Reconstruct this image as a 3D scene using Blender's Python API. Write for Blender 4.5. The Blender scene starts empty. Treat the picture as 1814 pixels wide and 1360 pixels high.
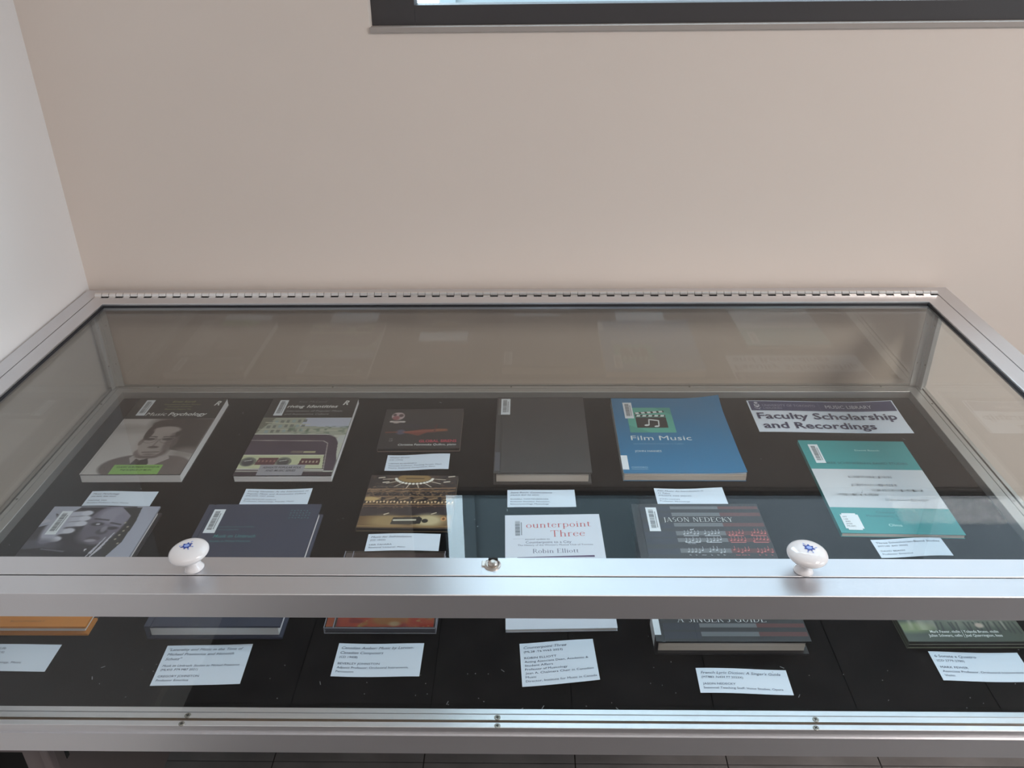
import bpy, bmesh, math, random
import numpy as np
from mathutils import Vector, Matrix

random.seed(7)
SC = bpy.context.scene
COL = SC.collection
R = math.radians

# ------------------------------------------------------------------ camera
cam_d = bpy.data.cameras.new('camera')
cam = bpy.data.objects.new('camera', cam_d)
COL.objects.link(cam)
cam_d.sensor_width = 36.0
cam_d.lens = 1509.74 / 1814 * 36
cam_d.clip_start = 0.02
rt = Vector((0.99980722, 0.01673402, -0.01027112))
up = Vector((0.00111406, 0.47391906, 0.8805677))
fw = Vector((-0.01960312, 0.88040939, -0.47380906))
M = Matrix((rt, up, -fw)).transposed().to_4x4()
M.translation = Vector((0.012, -0.6039, 0.7438))
cam.matrix_world = M
SC.camera = cam

# ------------------------------------------------------------------ world, light, exposure
SC.view_settings.view_transform = 'Standard'
SC.view_settings.look = 'None'
SC.view_settings.gamma = 1.0
SC.view_settings.use_curve_mapping = False
SC.view_settings.exposure = 0.2
w = bpy.data.worlds.new('overcast_sky')
SC.world = w
w.use_nodes = True
w.node_tree.nodes['Background'].inputs[0].default_value = (0.66, 0.85, 1.0, 1)
w.node_tree.nodes['Background'].inputs[1].default_value = 9.0


def area_light(name, loc, rot, sx, sy, power, color, portal=False):
    l = bpy.data.lights.new(name, 'AREA')
    l.shape = 'RECTANGLE'
    l.size, l.size_y = sx, sy
    l.energy = power
    l.color = color
    o = bpy.data.objects.new(name, l)
    COL.objects.link(o)
    o.location = loc
    o.rotation_euler = rot
    if portal:
        l.cycles.is_portal = True
    return o


# daylight enters through the window behind the case and the one in the right-hand wall
area_light('window_portal', (1.02, 0.86, 1.255), (R(-90), 0, 0), 2.4, 1.26, 1, (1, 1, 1), True)
area_light('window_portal_side', (3.0, -1.0, .75), (0, R(90), 0), 1.0, 1.3, 1, (1, 1, 1), True)
# unseen warm ceiling lamps, added for fill and the light gradient on the floor
area_light('added_ceiling_fill', (0.1, -1.5, 1.88), (0, 0, 0), 1.2, 0.6, 6, (1.0, 0.90, 0.84))
area_light('added_ceiling_fill', (2.0, -1.1, 1.88), (0, 0, 0), 0.8, 0.8, 42, (1.0, 0.90, 0.84))


# ------------------------------------------------------------------ materials
def lin(c):
    return tuple((x / 12.92 if x <= 0.04045 else ((x + 0.055) / 1.055) ** 2.4) for x in c)


def C8(r, g, b):
    return lin((r / 255, g / 255, b / 255))


def mat(name, col, rough=0.5, metal=0.0, spec=0.5, noise=None, bump=None, coat=0.0):
    """noise=(scale, amount) varies the colour, bump=(scale, strength)"""
    m = bpy.data.materials.new(name)
    m.use_nodes = True
    nt = m.node_tree
    b = nt.nodes['Principled BSDF']
    b.inputs['Base Color'].default_value = (*col, 1)
    b.inputs['Roughness'].default_value = rough
    b.inputs['Metallic'].default_value = metal
    b.inputs['Specular IOR Level'].default_value = spec
    b.inputs['Coat Weight'].default_value = coat
    if noise or bump:
        tc = nt.nodes.new('ShaderNodeTexCoord')
    if noise:
        n = nt.nodes.new('ShaderNodeTexNoise')
        n.inputs['Scale'].default_value = noise[0]
        n.inputs['Detail'].default_value = 5
        nt.links.new(tc.outputs['Object'], n.inputs['Vector'])
        cr = nt.nodes.new('ShaderNodeValToRGB')
        a = noise[1]
        cr.color_ramp.elements[0].position = 0.3
        cr.color_ramp.elements[1].position = 0.7
        cr.color_ramp.elements[0].color = (*[c * (1 - a) for c in col], 1)
        cr.color_ramp.elements[1].color = (*[min(1, c * (1 + a)) for c in col], 1)
        nt.links.new(n.outputs['Fac'], cr.inputs['Fac'])
        nt.links.new(cr.outputs['Color'], b.inputs['Base Color'])
    if bump:
        n2 = nt.nodes.new('ShaderNodeTexNoise')
        n2.inputs['Scale'].default_value = bump[0]
        n2.inputs['Detail'].default_value = 4
        nt.links.new(tc.outputs['Object'], n2.inputs['Vector'])
        bp = nt.nodes.new('ShaderNodeBump')
        bp.inputs['Strength'].default_value = bump[1]
        bp.inputs['Distance'].default_value = 0.001
        nt.links.new(n2.outputs['Fac'], bp.inputs['Height'])
        nt.links.new(bp.outputs['Normal'], b.inputs['Normal'])
    return m


def glass_mat(name, tint, r0=0.045):
    """thin sheet glass: straight-through transmission plus an angle-dependent mirror reflection"""
    m = bpy.data.materials.new(name)
    m.use_nodes = True
    nt = m.node_tree
    nt.nodes.clear()
    out = nt.nodes.new('ShaderNodeOutputMaterial')
    tr = nt.nodes.new('ShaderNodeBsdfTransparent')
    tr.inputs[0].default_value = (*tint, 1)
    gl = nt.nodes.new('ShaderNodeBsdfGlossy')
    gl.inputs['Roughness'].default_value = 0.0
    gl.inputs['Color'].default_value = (1, 1, 1, 1)
    g = nt.nodes.new('ShaderNodeNewGeometry')
    d = nt.nodes.new('ShaderNodeVectorMath'); d.operation = 'DOT_PRODUCT'
    nt.links.new(g.outputs['Normal'], d.inputs[0]); nt.links.new(g.outputs['Incoming'], d.inputs[1])
    ab = nt.nodes.new('ShaderNodeMath'); ab.operation = 'ABSOLUTE'
    nt.links.new(d.outputs['Value'], ab.inputs[0])
    s = nt.nodes.new('ShaderNodeMath'); s.operation = 'SUBTRACT'; s.inputs[0].default_value = 1.0
    nt.links.new(ab.outputs[0], s.inputs[1])
    p = nt.nodes.new('ShaderNodeMath'); p.operation = 'POWER'; p.inputs[1].default_value = 5.0
    nt.links.new(s.outputs[0], p.inputs[0])
    ma = nt.nodes.new('ShaderNodeMath'); ma.operation = 'MULTIPLY_ADD'
    ma.inputs[1].default_value = 1 - r0; ma.inputs[2].default_value = r0
    nt.links.new(p.outputs[0], ma.inputs[0])
    mx = nt.nodes.new('ShaderNodeMixShader')
    nt.links.new(ma.outputs[0], mx.inputs[0]); nt.links.new(tr.outputs[0], mx.inputs[1]); nt.links.new(gl.outputs[0], mx.inputs[2])
    nt.links.new(mx.outputs[0], out.inputs[0])
    return m


M_WALL = mat('painted_plaster', (0.78, 0.675, 0.605), 0.75, noise=(1.3, 0.025), bump=(35, 0.25))
M_WALL_SIDE = mat('painted_plaster_side', (0.78, 0.74, 0.725), 0.75, noise=(1.3, 0.02), bump=(35, 0.25))
M_CEIL = mat('white_ceiling_paint', (0.8, 0.79, 0.76), 0.8)
M_TILE = mat('brown_floor_tile', (0.18, 0.168, 0.166), 0.35, noise=(9, 0.25), bump=(60, 0.1))
M_GROUT = mat('dark_grout', (0.06, 0.055, 0.052), 0.9)
M_ALU = mat('brushed_aluminium', (0.70, 0.70, 0.72), 0.38, metal=1.0, noise=(3, 0.04), bump=(400, 0.06))
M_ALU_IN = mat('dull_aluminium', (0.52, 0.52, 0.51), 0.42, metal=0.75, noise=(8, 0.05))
M_HINGE = mat('steel_hinge', (0.85, 0.82, 0.80), 0.3, metal=1.0)
M_SCREW = mat('zinc_screw', (0.32, 0.31, 0.28), 0.4, metal=0.9)
M_DARK = mat('dark_recess', (0.01, 0.01, 0.01), 0.8)
M_GASKET = mat('black_gasket', (0.012, 0.012, 0.016), 0.6)
M_GLASS = glass_mat('clear_sheet_glass', (0.98, 0.992, 0.988), 0.029)
M_GLASS_SIDE = glass_mat('greenish_sheet_glass', (0.975, 0.985, 0.975))
M_PORC = mat('white_porcelain', (0.86, 0.84, 0.85), 0.12, coat=0.5)
M_BLUE = mat('blue_glaze', C8(40, 70, 160), 0.2)
M_LTBLUE = mat('pale_blue_glaze', C8(150, 175, 235), 0.2)
M_BRASS = mat('nickel_lock', (0.62, 0.57, 0.52), 0.33, metal=1.0)
M_WOOD = mat('raw_wood_edge', (0.28, 0.17, 0.08), 0.7, noise=(40, 0.3))
M_PAPER = mat('white_paper', (0.76, 0.85, 0.97), 0.7)
M_LABEL = mat('white_sticker', (0.80, 0.85, 0.9), 0.5)
M_INK = mat('black_ink', (0.05, 0.05, 0.06), 0.6)
M_PAGES = mat('cream_page_edges', (0.62, 0.55, 0.49), 0.8)
M_PAGESW = mat('white_page_edges', (0.80, 0.79, 0.80), 0.8)
M_PLINTH = mat('grey_laminate', (0.11, 0.088, 0.083), 0.5)
M_FRAME = mat('dark_window_frame', (0.055, 0.05, 0.052), 0.5)
M_STRIP = mat('grey_beige_strip', (0.40, 0.35, 0.32), 0.6)
M_FACADE = mat('grey_concrete_facade', (0.10, 0.115, 0.12), 0.9, noise=(0.6, 0.15))
M_FACADE2 = mat('pale_concrete_facade', (0.165, 0.16, 0.165), 0.9, noise=(0.6, 0.1))
M_ASPH = mat('asphalt', (0.1, 0.1, 0.1), 0.9)

# black felt with dust
M_FELT = bpy.data.materials.new('black_felt'); M_FELT.use_nodes = True
nt = M_FELT.node_tree; b = nt.nodes['Principled BSDF']; b.inputs['Roughness'].default_value = 0.95
b.inputs['Specular IOR Level'].default_value = 0.05
tc = nt.nodes.new('ShaderNodeTexCoord')
v = nt.nodes.new('ShaderNodeTexVoronoi'); v.inputs['Scale'].default_value = 26
nt.links.new(tc.outputs['Object'], v.inputs['Vector'])
cr = nt.nodes.new('ShaderNodeValToRGB')
cr.color_ramp.elements[0].position = 0.012; cr.color_ramp.elements[0].color = (0.25, 0.26, 0.27, 1)
cr.color_ramp.elements[1].position = 0.03; cr.color_ramp.elements[1].color = (0, 0, 0, 1)
nt.links.new(v.outputs['Distance'], cr.inputs['Fac'])
n = nt.nodes.new('ShaderNodeTexNoise'); n.inputs['Scale'].default_value = 9; n.inputs['Detail'].default_value = 8
nt.links.new(tc.outputs['Object'], n.inputs['Vector'])
c2 = nt.nodes.new('ShaderNodeValToRGB')
c2.color_ramp.elements[0].position = 0.35; c2.color_ramp.elements[0].color = (0.0028, 0.0032, 0.004, 1)
c2.color_ramp.elements[1].position = 0.75; c2.color_ramp.elements[1].color = (0.0085, 0.0085, 0.009, 1)
nt.links.new(n.outputs['Fac'], c2.inputs['Fac'])
ad = nt.nodes.new('ShaderNodeMixRGB'); ad.blend_type = 'ADD'; ad.inputs[0].default_value = 1
nt.links.new(c2.outputs['Color'], ad.inputs[1]); nt.links.new(cr.outputs['Color'], ad.inputs[2])
nt.links.new(ad.outputs[0], b.inputs['Base Color'])

# printed pictures carry their colours per vertex
M_PRINT = bpy.data.materials.new('printed_picture'); M_PRINT.use_nodes = True
nt = M_PRINT.node_tree; b = nt.nodes['Principled BSDF']; b.inputs['Roughness'].default_value = 0.38
at = nt.nodes.new('ShaderNodeAttribute'); at.attribute_name = 'print'
nt.links.new(at.outputs['Color'], b.inputs['Base Color'])

_flat = {}


def ink(r, g, b_, rough=0.4):
    k = (r, g, b_, rough)
    if k not in _flat:
        _flat[k] = mat('print_ink', C8(r, g, b_), rough)
    return _flat[k]


# ------------------------------------------------------------------ builders
def link(o, parent=None):
    COL.objects.link(o)
    if parent is not None:
        o.parent = parent
    return o


def obj(name, bm, m, parent=None, smooth=False, loc=None):
    me = bpy.data.meshes.new(name)
    bmesh.ops.recalc_face_normals(bm, faces=bm.faces)
    bm.to_mesh(me); bm.free()
    if smooth:
        for p in me.polygons:
            p.use_smooth = True
    for mm in (m if isinstance(m, (list, tuple)) else [m]):
        me.materials.append(mm)
    o = bpy.data.objects.new(name, me)
    if loc:
        o.location = loc
    return link(o, parent)


def mesh_obj(name, me, parent=None, loc=(0, 0, 0)):
    o = bpy.data.objects.new(name, me)
    o.location = loc
    return link(o, parent)


def thing(name, label, cat, loc=(0, 0, 0), rz=0.0, group=None):
    o = bpy.data.objects.new(name, None)
    o.empty_display_size = 0.02
    o.location = loc; o.rotation_euler = (0, 0, rz)
    o['label'] = label; o['category'] = cat
    if group: o['group'] = group
    return link(o)


def tag(o, label, cat, group=None):
    o['label'] = label; o['category'] = cat
    if group: o['group'] = group
    return o


def struct(o):
    o['kind'] = 'structure'
    return o


def box(bm, x0, y0, z0, x1, y1, z1, mi=0, bevel=0.0):
    vs = [bm.verts.new((x, y, z)) for z in (z0, z1) for y in (y0, y1) for x in (x0, x1)]
    fs = [bm.faces.new([vs[i] for i in f]) for f in ((0, 2, 3, 1), (4, 5, 7, 6), (0, 1, 5, 4), (2, 6, 7, 3), (0, 4, 6, 2), (1, 3, 7, 5))]
    for f in fs: f.material_index = mi
    if bevel:
        es = list({e for f in fs for e in f.edges})
        bmesh.ops.bevel(bm, geom=es, offset=bevel, segments=2, affect='EDGES', profile=0.7)


def boxes(*bs, bevel=0.0):
    bm = bmesh.new()
    for b_ in bs: box(bm, *b_, bevel=bevel)
    return bm


def profile_rail(bm, prof, a0, a1, miter0, miter1, place):
    """extrude a closed profile [(d inward, z)] along a; ends mitred: a shifts by miter*d; place(a,d,z)->xyz"""
    r0 = [bm.verts.new(place(a0 + miter0 * d, d, z)) for d, z in prof]
    r1 = [bm.verts.new(place(a1 - miter1 * d, d, z)) for d, z in prof]
    n_ = len(prof)
    for i in range(n_):
        j = (i + 1) % n_
        bm.faces.new((r0[i], r0[j], r1[j], r1[i]))
    bm.faces.new(r0[::-1]); bm.faces.new(r1)


def lathe(bm, prof, seg=32, mi=0):
    rings = []
    for r, z in prof:
        if r < 1e-6:
            rings.append([bm.verts.new((0, 0, z))])
        else:
            rings.append([bm.verts.new((r * math.cos(2 * math.pi * k / seg), r * math.sin(2 * math.pi * k / seg), z)) for k in range(seg)])
    for a, b_ in zip(rings, rings[1:]):
        for k in range(seg):
            k2 = (k + 1) % seg
            if len(a) == 1 and len(b_) == 1: continue
            if len(a) == 1: f = bm.faces.new((a[0], b_[k], b_[k2]))
            elif len(b_) == 1: f = bm.faces.new((a[k], b_[0], a[k2]))
            else: f = bm.faces.new((a[k], b_[k], b_[k2], a[k2]))
            f.material_index = mi


# --- text: the built-in sans face, drawn as flat meshes -----------------
_dg = None


def text_verts(s, shear=0.0, bold=0.0):
    cu = bpy.data.curves.new('t', 'FONT')
    cu.body = s; cu.size = 1.0; cu.shear = shear; cu.offset = bold; cu.resolution_u = 2; cu.fill_mode = 'FRONT'
    o = bpy.data.objects.new('t', cu)
    COL.objects.link(o)
    bpy.context.view_layer.update()
    dg = bpy.context.evaluated_depsgraph_get()
    me = bpy.data.meshes.new_from_object(o.evaluated_get(dg))
    vs = [(v_.co.x, v_.co.y) for v_ in me.vertices]
    fs = [tuple(p.vertices) for p in me.polygons]
    bpy.data.objects.remove(o); bpy.data.curves.remove(cu); bpy.data.meshes.remove(me)
    return vs, fs


# --- a small seriffed alphabet for the large seriffed titles ------------
TH, TN = 0.10, 0.035


def _v(x, y0, y1, s='tb', w_=TH):
    out = [[(x - w_ / 2, y0), (x + w_ / 2, y0), (x + w_ / 2, y1), (x - w_ / 2, y1)]]
    k = w_ / 2 + 0.07
    if 'b' in s: out.append([(x - k, y0), (x + k, y0), (x + k, y0 + TN), (x - k, y0 + TN)])
    if 't' in s: out.append([(x - k, y1 - TN), (x + k, y1 - TN), (x + k, y1), (x - k, y1)])
    if 'l' in s: out.append([(x - k, y1 - TN * 2.2), (x, y1 - TN * 1.5), (x, y1), (x - k * .6, y1 - TN * .8)])
    return out


def _h(x0, x1, y, w_=TN):
    return [[(x0, y - w_ / 2), (x1, y - w_ / 2), (x1, y + w_ / 2), (x0, y + w_ / 2)]]


def _d(x0, y0, x1, y1, w_):
    return [[(x0 - w_ / 2, y0), (x0 + w_ / 2, y0), (x1 + w_ / 2, y1), (x1 - w_ / 2, y1)]]


def _o(cx, cy, rx, ry, a0=0, a1=360, n_=18):
    out = []
    P = []
    for k in range(n_ + 1):
        a = R(a0 + (a1 - a0) * k / n_)
        t = TN + (TH - TN) * abs(math.cos(a)) ** 1.5
        P.append(((cx + rx * math.cos(a), cy + ry * math.sin(a)), (cx + (rx - t) * math.cos(a), cy + (ry - min(t, TN * 1.2)) * math.sin(a))))
    for p, q in zip(P, P[1:]): out.append([p[0], q[0], q[1], p[1]])
    return out


XH = 0.62
SERIF = {
    'o': (0.58, _o(.29, XH / 2, .26, XH / 2)),
    'u': (0.66, _v(.14, .12, XH, 'l') + _v(.50, 0, XH, 'lb') + _o(.32, .17, .20, .17, 180, 330)),
    'n': (0.66, _v(.14, 0, XH, 'lb') + _v(.50, 0, XH - .15, 'b') + _o(.345, XH - .19, .205, .19, 0, 150)),
    't': (0.40, _v(.17, .10, XH + .16, '') + _h(.04, .36, XH - .02) + _o(.29, .13, .17, .13, 180, 320)),
    'e': (0.54, _o(.28, XH / 2, .25, XH / 2, 20, 325) + _h(.06, .50, XH / 2 + .06)),
    'r': (0.46, _v(.14, 0, XH, 'lb') + _o(.33, XH - .16, .17, .16, 40, 160)),
    'p': (0.64, _v(.14, -.28, XH, 'lb') + _o(.34, XH / 2, .25, XH / 2, -150, 150)),
    'i': (0.32, _v(.16, 0, XH, 'lb') + _o(.15, XH + .2, .06, .06)),
    'h': (0.66, _v(.14, 0, 1.0, 'lb') + _v(.50, 0, XH - .15, 'b') + _o(.345, XH - .19, .205, .19, 0, 150)),
    'b': (0.62, _v(.13, 0, 1.0, 'l') + _o(.32, XH / 2, .25, XH / 2, -150, 150)),
    'l': (0.30, _v(.15, 0, 1.0, 'lb')),
    'w': (0.8, _d(.12, XH, .28, 0, TH) + _d(.28, 0, .40, XH, TN) + _d(.40, XH, .56, 0, TH) + _d(.56, 0, .70, XH, TN)),
    'C': (0.78, _o(.42, .49, .36, .50, 40, 320) + _v(.72, .68, .86, '', TN)),
    'T': (0.78, _v(.39, 0, 1.0, 'b') + _h(.05, .73, .975) + _v(.06, .80, .98, '', TN) + _v(.72, .80, .98, '', TN)),
    'R': (0.76, _v(.15, 0, 1.0, 'tb') + _o(.34, .74, .24, .24, -90, 90) + _h(.15, .34, .96) + _h(.15, .34, .51) + _d(.70, 0, .36, .52, TH)),
    'E': (0.68, _v(.15, 0, 1.0, 'tb') + _h(.15, .60, .98) + _h(.15, .50, .52) + _h(.15, .62, .018) + _v(.60, .80, .98, '', TN) + _v(.62, .02, .20, '', TN)),
    'J': (0.40, _v(.24, .0, 1.0, 't') + _o(.12, .0, .17, .2, 250, 360)),
    'A': (0.80, _d(.10, 0, .38, 1.0, TN) + _d(.68, 0, .40, 1.0, TH) + _h(.20, .58, .34) + _h(.0, .2, .018) + _h(.56, .80, .018)),
    'S': (0.56, _o(.29, .74, .21, .25, 40, 250) + _o(.28, .26, .22, .26, -130, 75) + _d(.36, .46, .18, .56, TH)),
    'O': (0.88, _o(.44, .5, .38, .51)),
    'N': (0.86, _v(.16, 0, 1.0, 'tb', TN * 1.3) + _v(.70, 0, 1.0, 't', TN * 1.3) + _d(.68, 0, .18, 1.0, TH)),
    'D': (0.84, _v(.15, 0, 1.0, 'tb') + _o(.34, .5, .42, .5, -90, 90) + _h(.15, .36, .98) + _h(.15, .36, .018)),
    'K': (0.78, _v(.15, 0, 1.0, 'tb') + _d(.22, .45, .62, 1.0, TN) + _d(.68, 0, .32, .58, TH) + _h(.54, .72, .982) + _h(.58, .78, .018)),
    'Y': (0.74, _v(.37, 0, .48, 'b') + _d(.37, .46, .12, 1.0, TH) + _d(.38, .46, .62, 1.0, TN) + _h(.02, .22, .982) + _h(.52, .72, .982)),
    'G': (0.84, _o(.42, .49, .36, .50, 40, 330) + _v(.70, .05, .42, 't')),
    "'": (0.2, _d(.08, .75, .12, 1.0, TN)),
    'I': (0.34, _v(.17, 0, 1.0, 'tb')),
    'U': (0.84, _v(.16, .3, 1.0, 't') + _v(.68, .3, 1.0, 't', TN * 1.3) + _o(.41, .32, .27, .32, 180, 360)),
    ' ': (0.36, []),
}


def serif_verts(s, track=0.04):
    vs, fs, x = [], [], 0.0
    for ch in s:
        wd, polys = SERIF[ch]
        for p in polys:
            i = len(vs)
            vs += [(x + a, b_) for a, b_ in p]
            fs.append(tuple(range(i, i + len(p))))
        x += wd + track
    return vs, fs


class Print:
    """collects lettering and flat marks (millimetres in the parent's frame) into one flat mesh"""
    def __init__(self, z, defo=None):
        self.v, self.f, self.mi, self.m = [], [], [], []
        self.z = z; self.defo = defo

    def _m(self, m):
        if m not in self.m: self.m.append(m)
        return self.m.index(m)

    def add(self, vs, fs, m, dz=0.0):
        i = len(self.v)
        self.v += [(a, b_, dz) for a, b_ in vs]
        self.f += [tuple(i + k for k in f) for f in fs]
        self.mi += [self._m(m)] * len(fs)

    def text(self, s, x, y, h, m, width=None, shear=0.0, bold=0.0, right=None, center=None, serif=False, dz=0.0, slope=0.0):
        vs, fs = serif_verts(s) if serif else text_verts(s, shear, bold)
        if not vs: return
        k = h / (1.0 if serif else 0.70)
        xs = [a for a, _ in vs]; x0, x1 = min(xs), max(xs)
        kx = k if width is None else width / (x1 - x0)
        wd = (x1 - x0) * kx
        ox = x if right is None and center is None else (right - wd if right is not None else center - wd / 2)
        self.add([(ox + (a - x0) * kx, y + b_ * k + slope * (a - x0) * kx) for a, b_ in vs], fs, m, dz)

    def rect(self, x0, y0, x1, y1, m, dz=0.0):
        self.poly([(x0, y0), (x1, y0), (x1, y1), (x0, y1)], m, dz)

    def poly(self, pts, m, dz=0.0):
        self.add(pts, [tuple(range(len(pts)))], m, dz)

    def ring(self, cx, cy, rx, ry, m, n_=20, rot=0.0, dz=0.0):
        c, s = math.cos(rot), math.sin(rot)
        pts = []
        for k in range(n_):
            a = 2 * math.pi * k / n_
            px, py = rx * math.cos(a), ry * math.sin(a)
            pts.append((cx + px * c - py * s, cy + px * s + py * c))
        self.poly(pts, m, dz)

    def seg(self, x0, y0, x1, y1, t, m, dz=0.0):
        L = math.hypot(x1 - x0, y1 - y0) or 1
        nx, ny = -(y1 - y0) / L * t / 2, (x1 - x0) / L * t / 2
        self.poly([(x0 + nx, y0 + ny), (x0 - nx, y0 - ny), (x1 - nx, y1 - ny), (x1 + nx, y1 + ny)], m, dz)

    def build(self, name, parent):
        me = bpy.data.meshes.new(name)
        co = []
        for a, b_, dz in self.v:
            z = self.z + dz + (self.defo(a, b_) if self.defo else 0)
            co.append((a * .001, b_ * .001, z * .001))
        me.from_pydata(co, [], self.f)
        for m in self.m: me.materials.append(m)
        me.polygons.foreach_set('material_index', self.mi)
        me.update()
        return mesh_obj(name, me, parent)


class Paint:
    """a printed picture: colours worked out on a fine grid (millimetres, origin bottom left)"""
    def __init__(self, w_, h_, step, base):
        self.nx, self.ny = int(w_ / step) + 1, int(h_ / step) + 1
        self.w, self.h = w_, h_
        self.X, self.Y = np.meshgrid(np.linspace(0, w_, self.nx), np.linspace(0, h_, self.ny))
        self.A = np.zeros((self.ny, self.nx, 3)); self.A[:] = np.array(base) / 255.0
        self.rng = np.random.default_rng(3)

    def mix(self, m, col, a=1.0):
        m = np.clip(m, 0, 1)[..., None] * a
        self.A = self.A * (1 - m) + (np.array(col) / 255.0) * m

    def ell(self, cx, cy, rx, ry, col, soft=0.15, rot=0.0, a=1.0):
        c, s = math.cos(rot), math.sin(rot)
        x, y = self.X - cx, self.Y - cy
        u, v_ = (x * c + y * s) / rx, (-x * s + y * c) / ry
        d = np.sqrt(u * u + v_ * v_)
        self.mix((1 - d) / soft + 0.5, col, a)

    def line(self, x0, y0, x1, y1, t, col, soft=0.5, a=1.0):
        dx, dy = x1 - x0, y1 - y0
        L2 = dx * dx + dy * dy
        k = np.clip(((self.X - x0) * dx + (self.Y - y0) * dy) / L2, 0, 1)
        d = np.hypot(self.X - x0 - k * dx, self.Y - y0 - k * dy)
        self.mix((t / 2 - d) / soft + 0.5, col, a)

    def poly(self, pts, col, a=1.0):
        inside = np.zeros(self.X.shape, bool)
        n_ = len(pts)
        for i in range(n_):
            (x0, y0), (x1, y1) = pts[i], pts[(i + 1) % n_]
            if y0 == y1: continue
            c = ((y0 > self.Y) != (y1 > self.Y)) & (self.X < (x1 - x0) * (self.Y - y0) / (y1 - y0) + x0)
            inside ^= c
        self.mix(inside.astype(float), col, a)

    def noise(self, sx, sy, lo=0.0, hi=1.0):
        gx, gy = int(self.w / sx) + 3, int(self.h / sy) + 3
        g = self.rng.random((gy, gx))
        fx, fy = self.X / sx, self.Y / sy
        ix, iy = fx.astype(int), fy.astype(int)
        tx, ty = fx - ix, fy - iy
        tx, ty = tx * tx * (3 - 2 * tx), ty * ty * (3 - 2 * ty)
        v_ = (g[iy, ix] * (1 - tx) + g[iy, ix + 1] * tx) * (1 - ty) + (g[iy + 1, ix] * (1 - tx) + g[iy + 1, ix + 1] * tx) * ty
        return np.clip((v_ - lo) / (hi - lo), 0, 1)

    def build(self, name, parent, x, y, z):
        me = bpy.data.meshes.new(name)
        n_ = self.nx * self.ny
        co = np.stack([self.X.ravel() + x, self.Y.ravel() + y, np.full(n_, z)], 1) * .001
        idx = np.arange(n_).reshape(self.ny, self.nx)
        f = np.stack([idx[:-1, :-1], idx[:-1, 1:], idx[1:, 1:], idx[1:, :-1]], -1).reshape(-1, 4)
        me.vertices.add(n_); me.vertices.foreach_set('co', co.ravel())
        me.loops.add(f.size); me.loops.foreach_set('vertex_index', f.ravel().astype(np.int32))
        me.polygons.add(len(f)); me.polygons.foreach_set('loop_start', (np.arange(len(f)) * 4).astype(np.int32))
        me.update(calc_edges=True)
        ca = me.color_attributes.new('print', 'FLOAT_COLOR', 'POINT')
        A = np.clip(self.A, 0, 1).reshape(-1, 3)
        L = np.where(A <= .04045, A / 12.92, ((A + .055) / 1.055) ** 2.4)
        ca.data.foreach_set('color', np.concatenate([L, np.ones((n_, 1))], 1).astype(np.float32).ravel())
        me.materials.append(M_PRINT)
        return mesh_obj(name, me, parent)


# ================================================================== the room
XW, YW = -0.754, 0.770          # left wall plane, back wall plane
ZF, ZC = -0.75, 1.95
XR, YF = 3.0, -3.4
WX0, WX1, WZ0, WZ1 = -0.2255, 2.25, 0.6035, 1.86     # opening behind the case

bm = boxes((XW - .2, YW, ZF - .1, WX0, YW + .2, ZC), (WX1, YW, ZF - .1, XR + .2, YW + .2, ZC),
           (WX0, YW, ZF - .1, WX1, YW + .2, WZ0), (WX0, YW, WZ1, WX1, YW + .2, ZC))
struct(obj('wall_back', bm, M_WALL))
struct(obj('wall_left', boxes((XW - .2, YF, ZF - .1, XW, YW, ZC)), M_WALL_SIDE))
S0, S1, T0, T1 = -1.6, -0.4, 0.30, 1.2
bm = boxes((XR, YF, ZF - .1, XR + .2, S0, ZC), (XR, S1, ZF - .1, XR + .2, YW, ZC), (XR, S0, ZF - .1, XR + .2, S1, T0), (XR, S0, T1, XR + .2, S1, ZC))
struct(obj('wall_right', bm, M_WALL_SIDE))
struct(obj('wall_front', boxes((XW - .2, YF - .2, ZF - .1, XR + .2, YF, ZC)), mat('taupe_paint', (0.19, 0.165, 0.155), 0.8)))
struct(obj('ceiling', boxes((XW - .2, YF - .2, ZC, XR + .2, YW + .2, ZC + .1)), M_CEIL))
floor = struct(obj('floor', boxes((XW - .2, YF - .2, ZF - .1, XR + .2, YW + .2, ZF - .002)), M_GROUT))
tb = bmesh.new(); box(tb, .0012, .0012, -.002, .3058, .3058, 0, bevel=.0008)
tile_me = bpy.data.meshes.new('floor_tile'); bmesh.ops.recalc_face_normals(tb, faces=tb.faces); tb.to_mesh(tile_me); tb.free(); tile_me.materials.append(M_TILE)
ix = 0
for i in range(-1, 12):
    for j in range(-11, 1):
        x = -.816 + i * .307 + 0.0
        y = .552 + j * .307
        if x < XW - .19 or x > XR or y < YF: continue
        t = mesh_obj('floor_tile', tile_me, floor, (x, y, ZF + random.uniform(0, .0004)))
        t.scale = (1, min(1.0, (YW - y) / .307), 1)
struct(obj('baseboard_left', boxes((XW, YF, ZF, XW + .012, YW - .012, ZF + .1), bevel=.002), M_CEIL))

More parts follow.
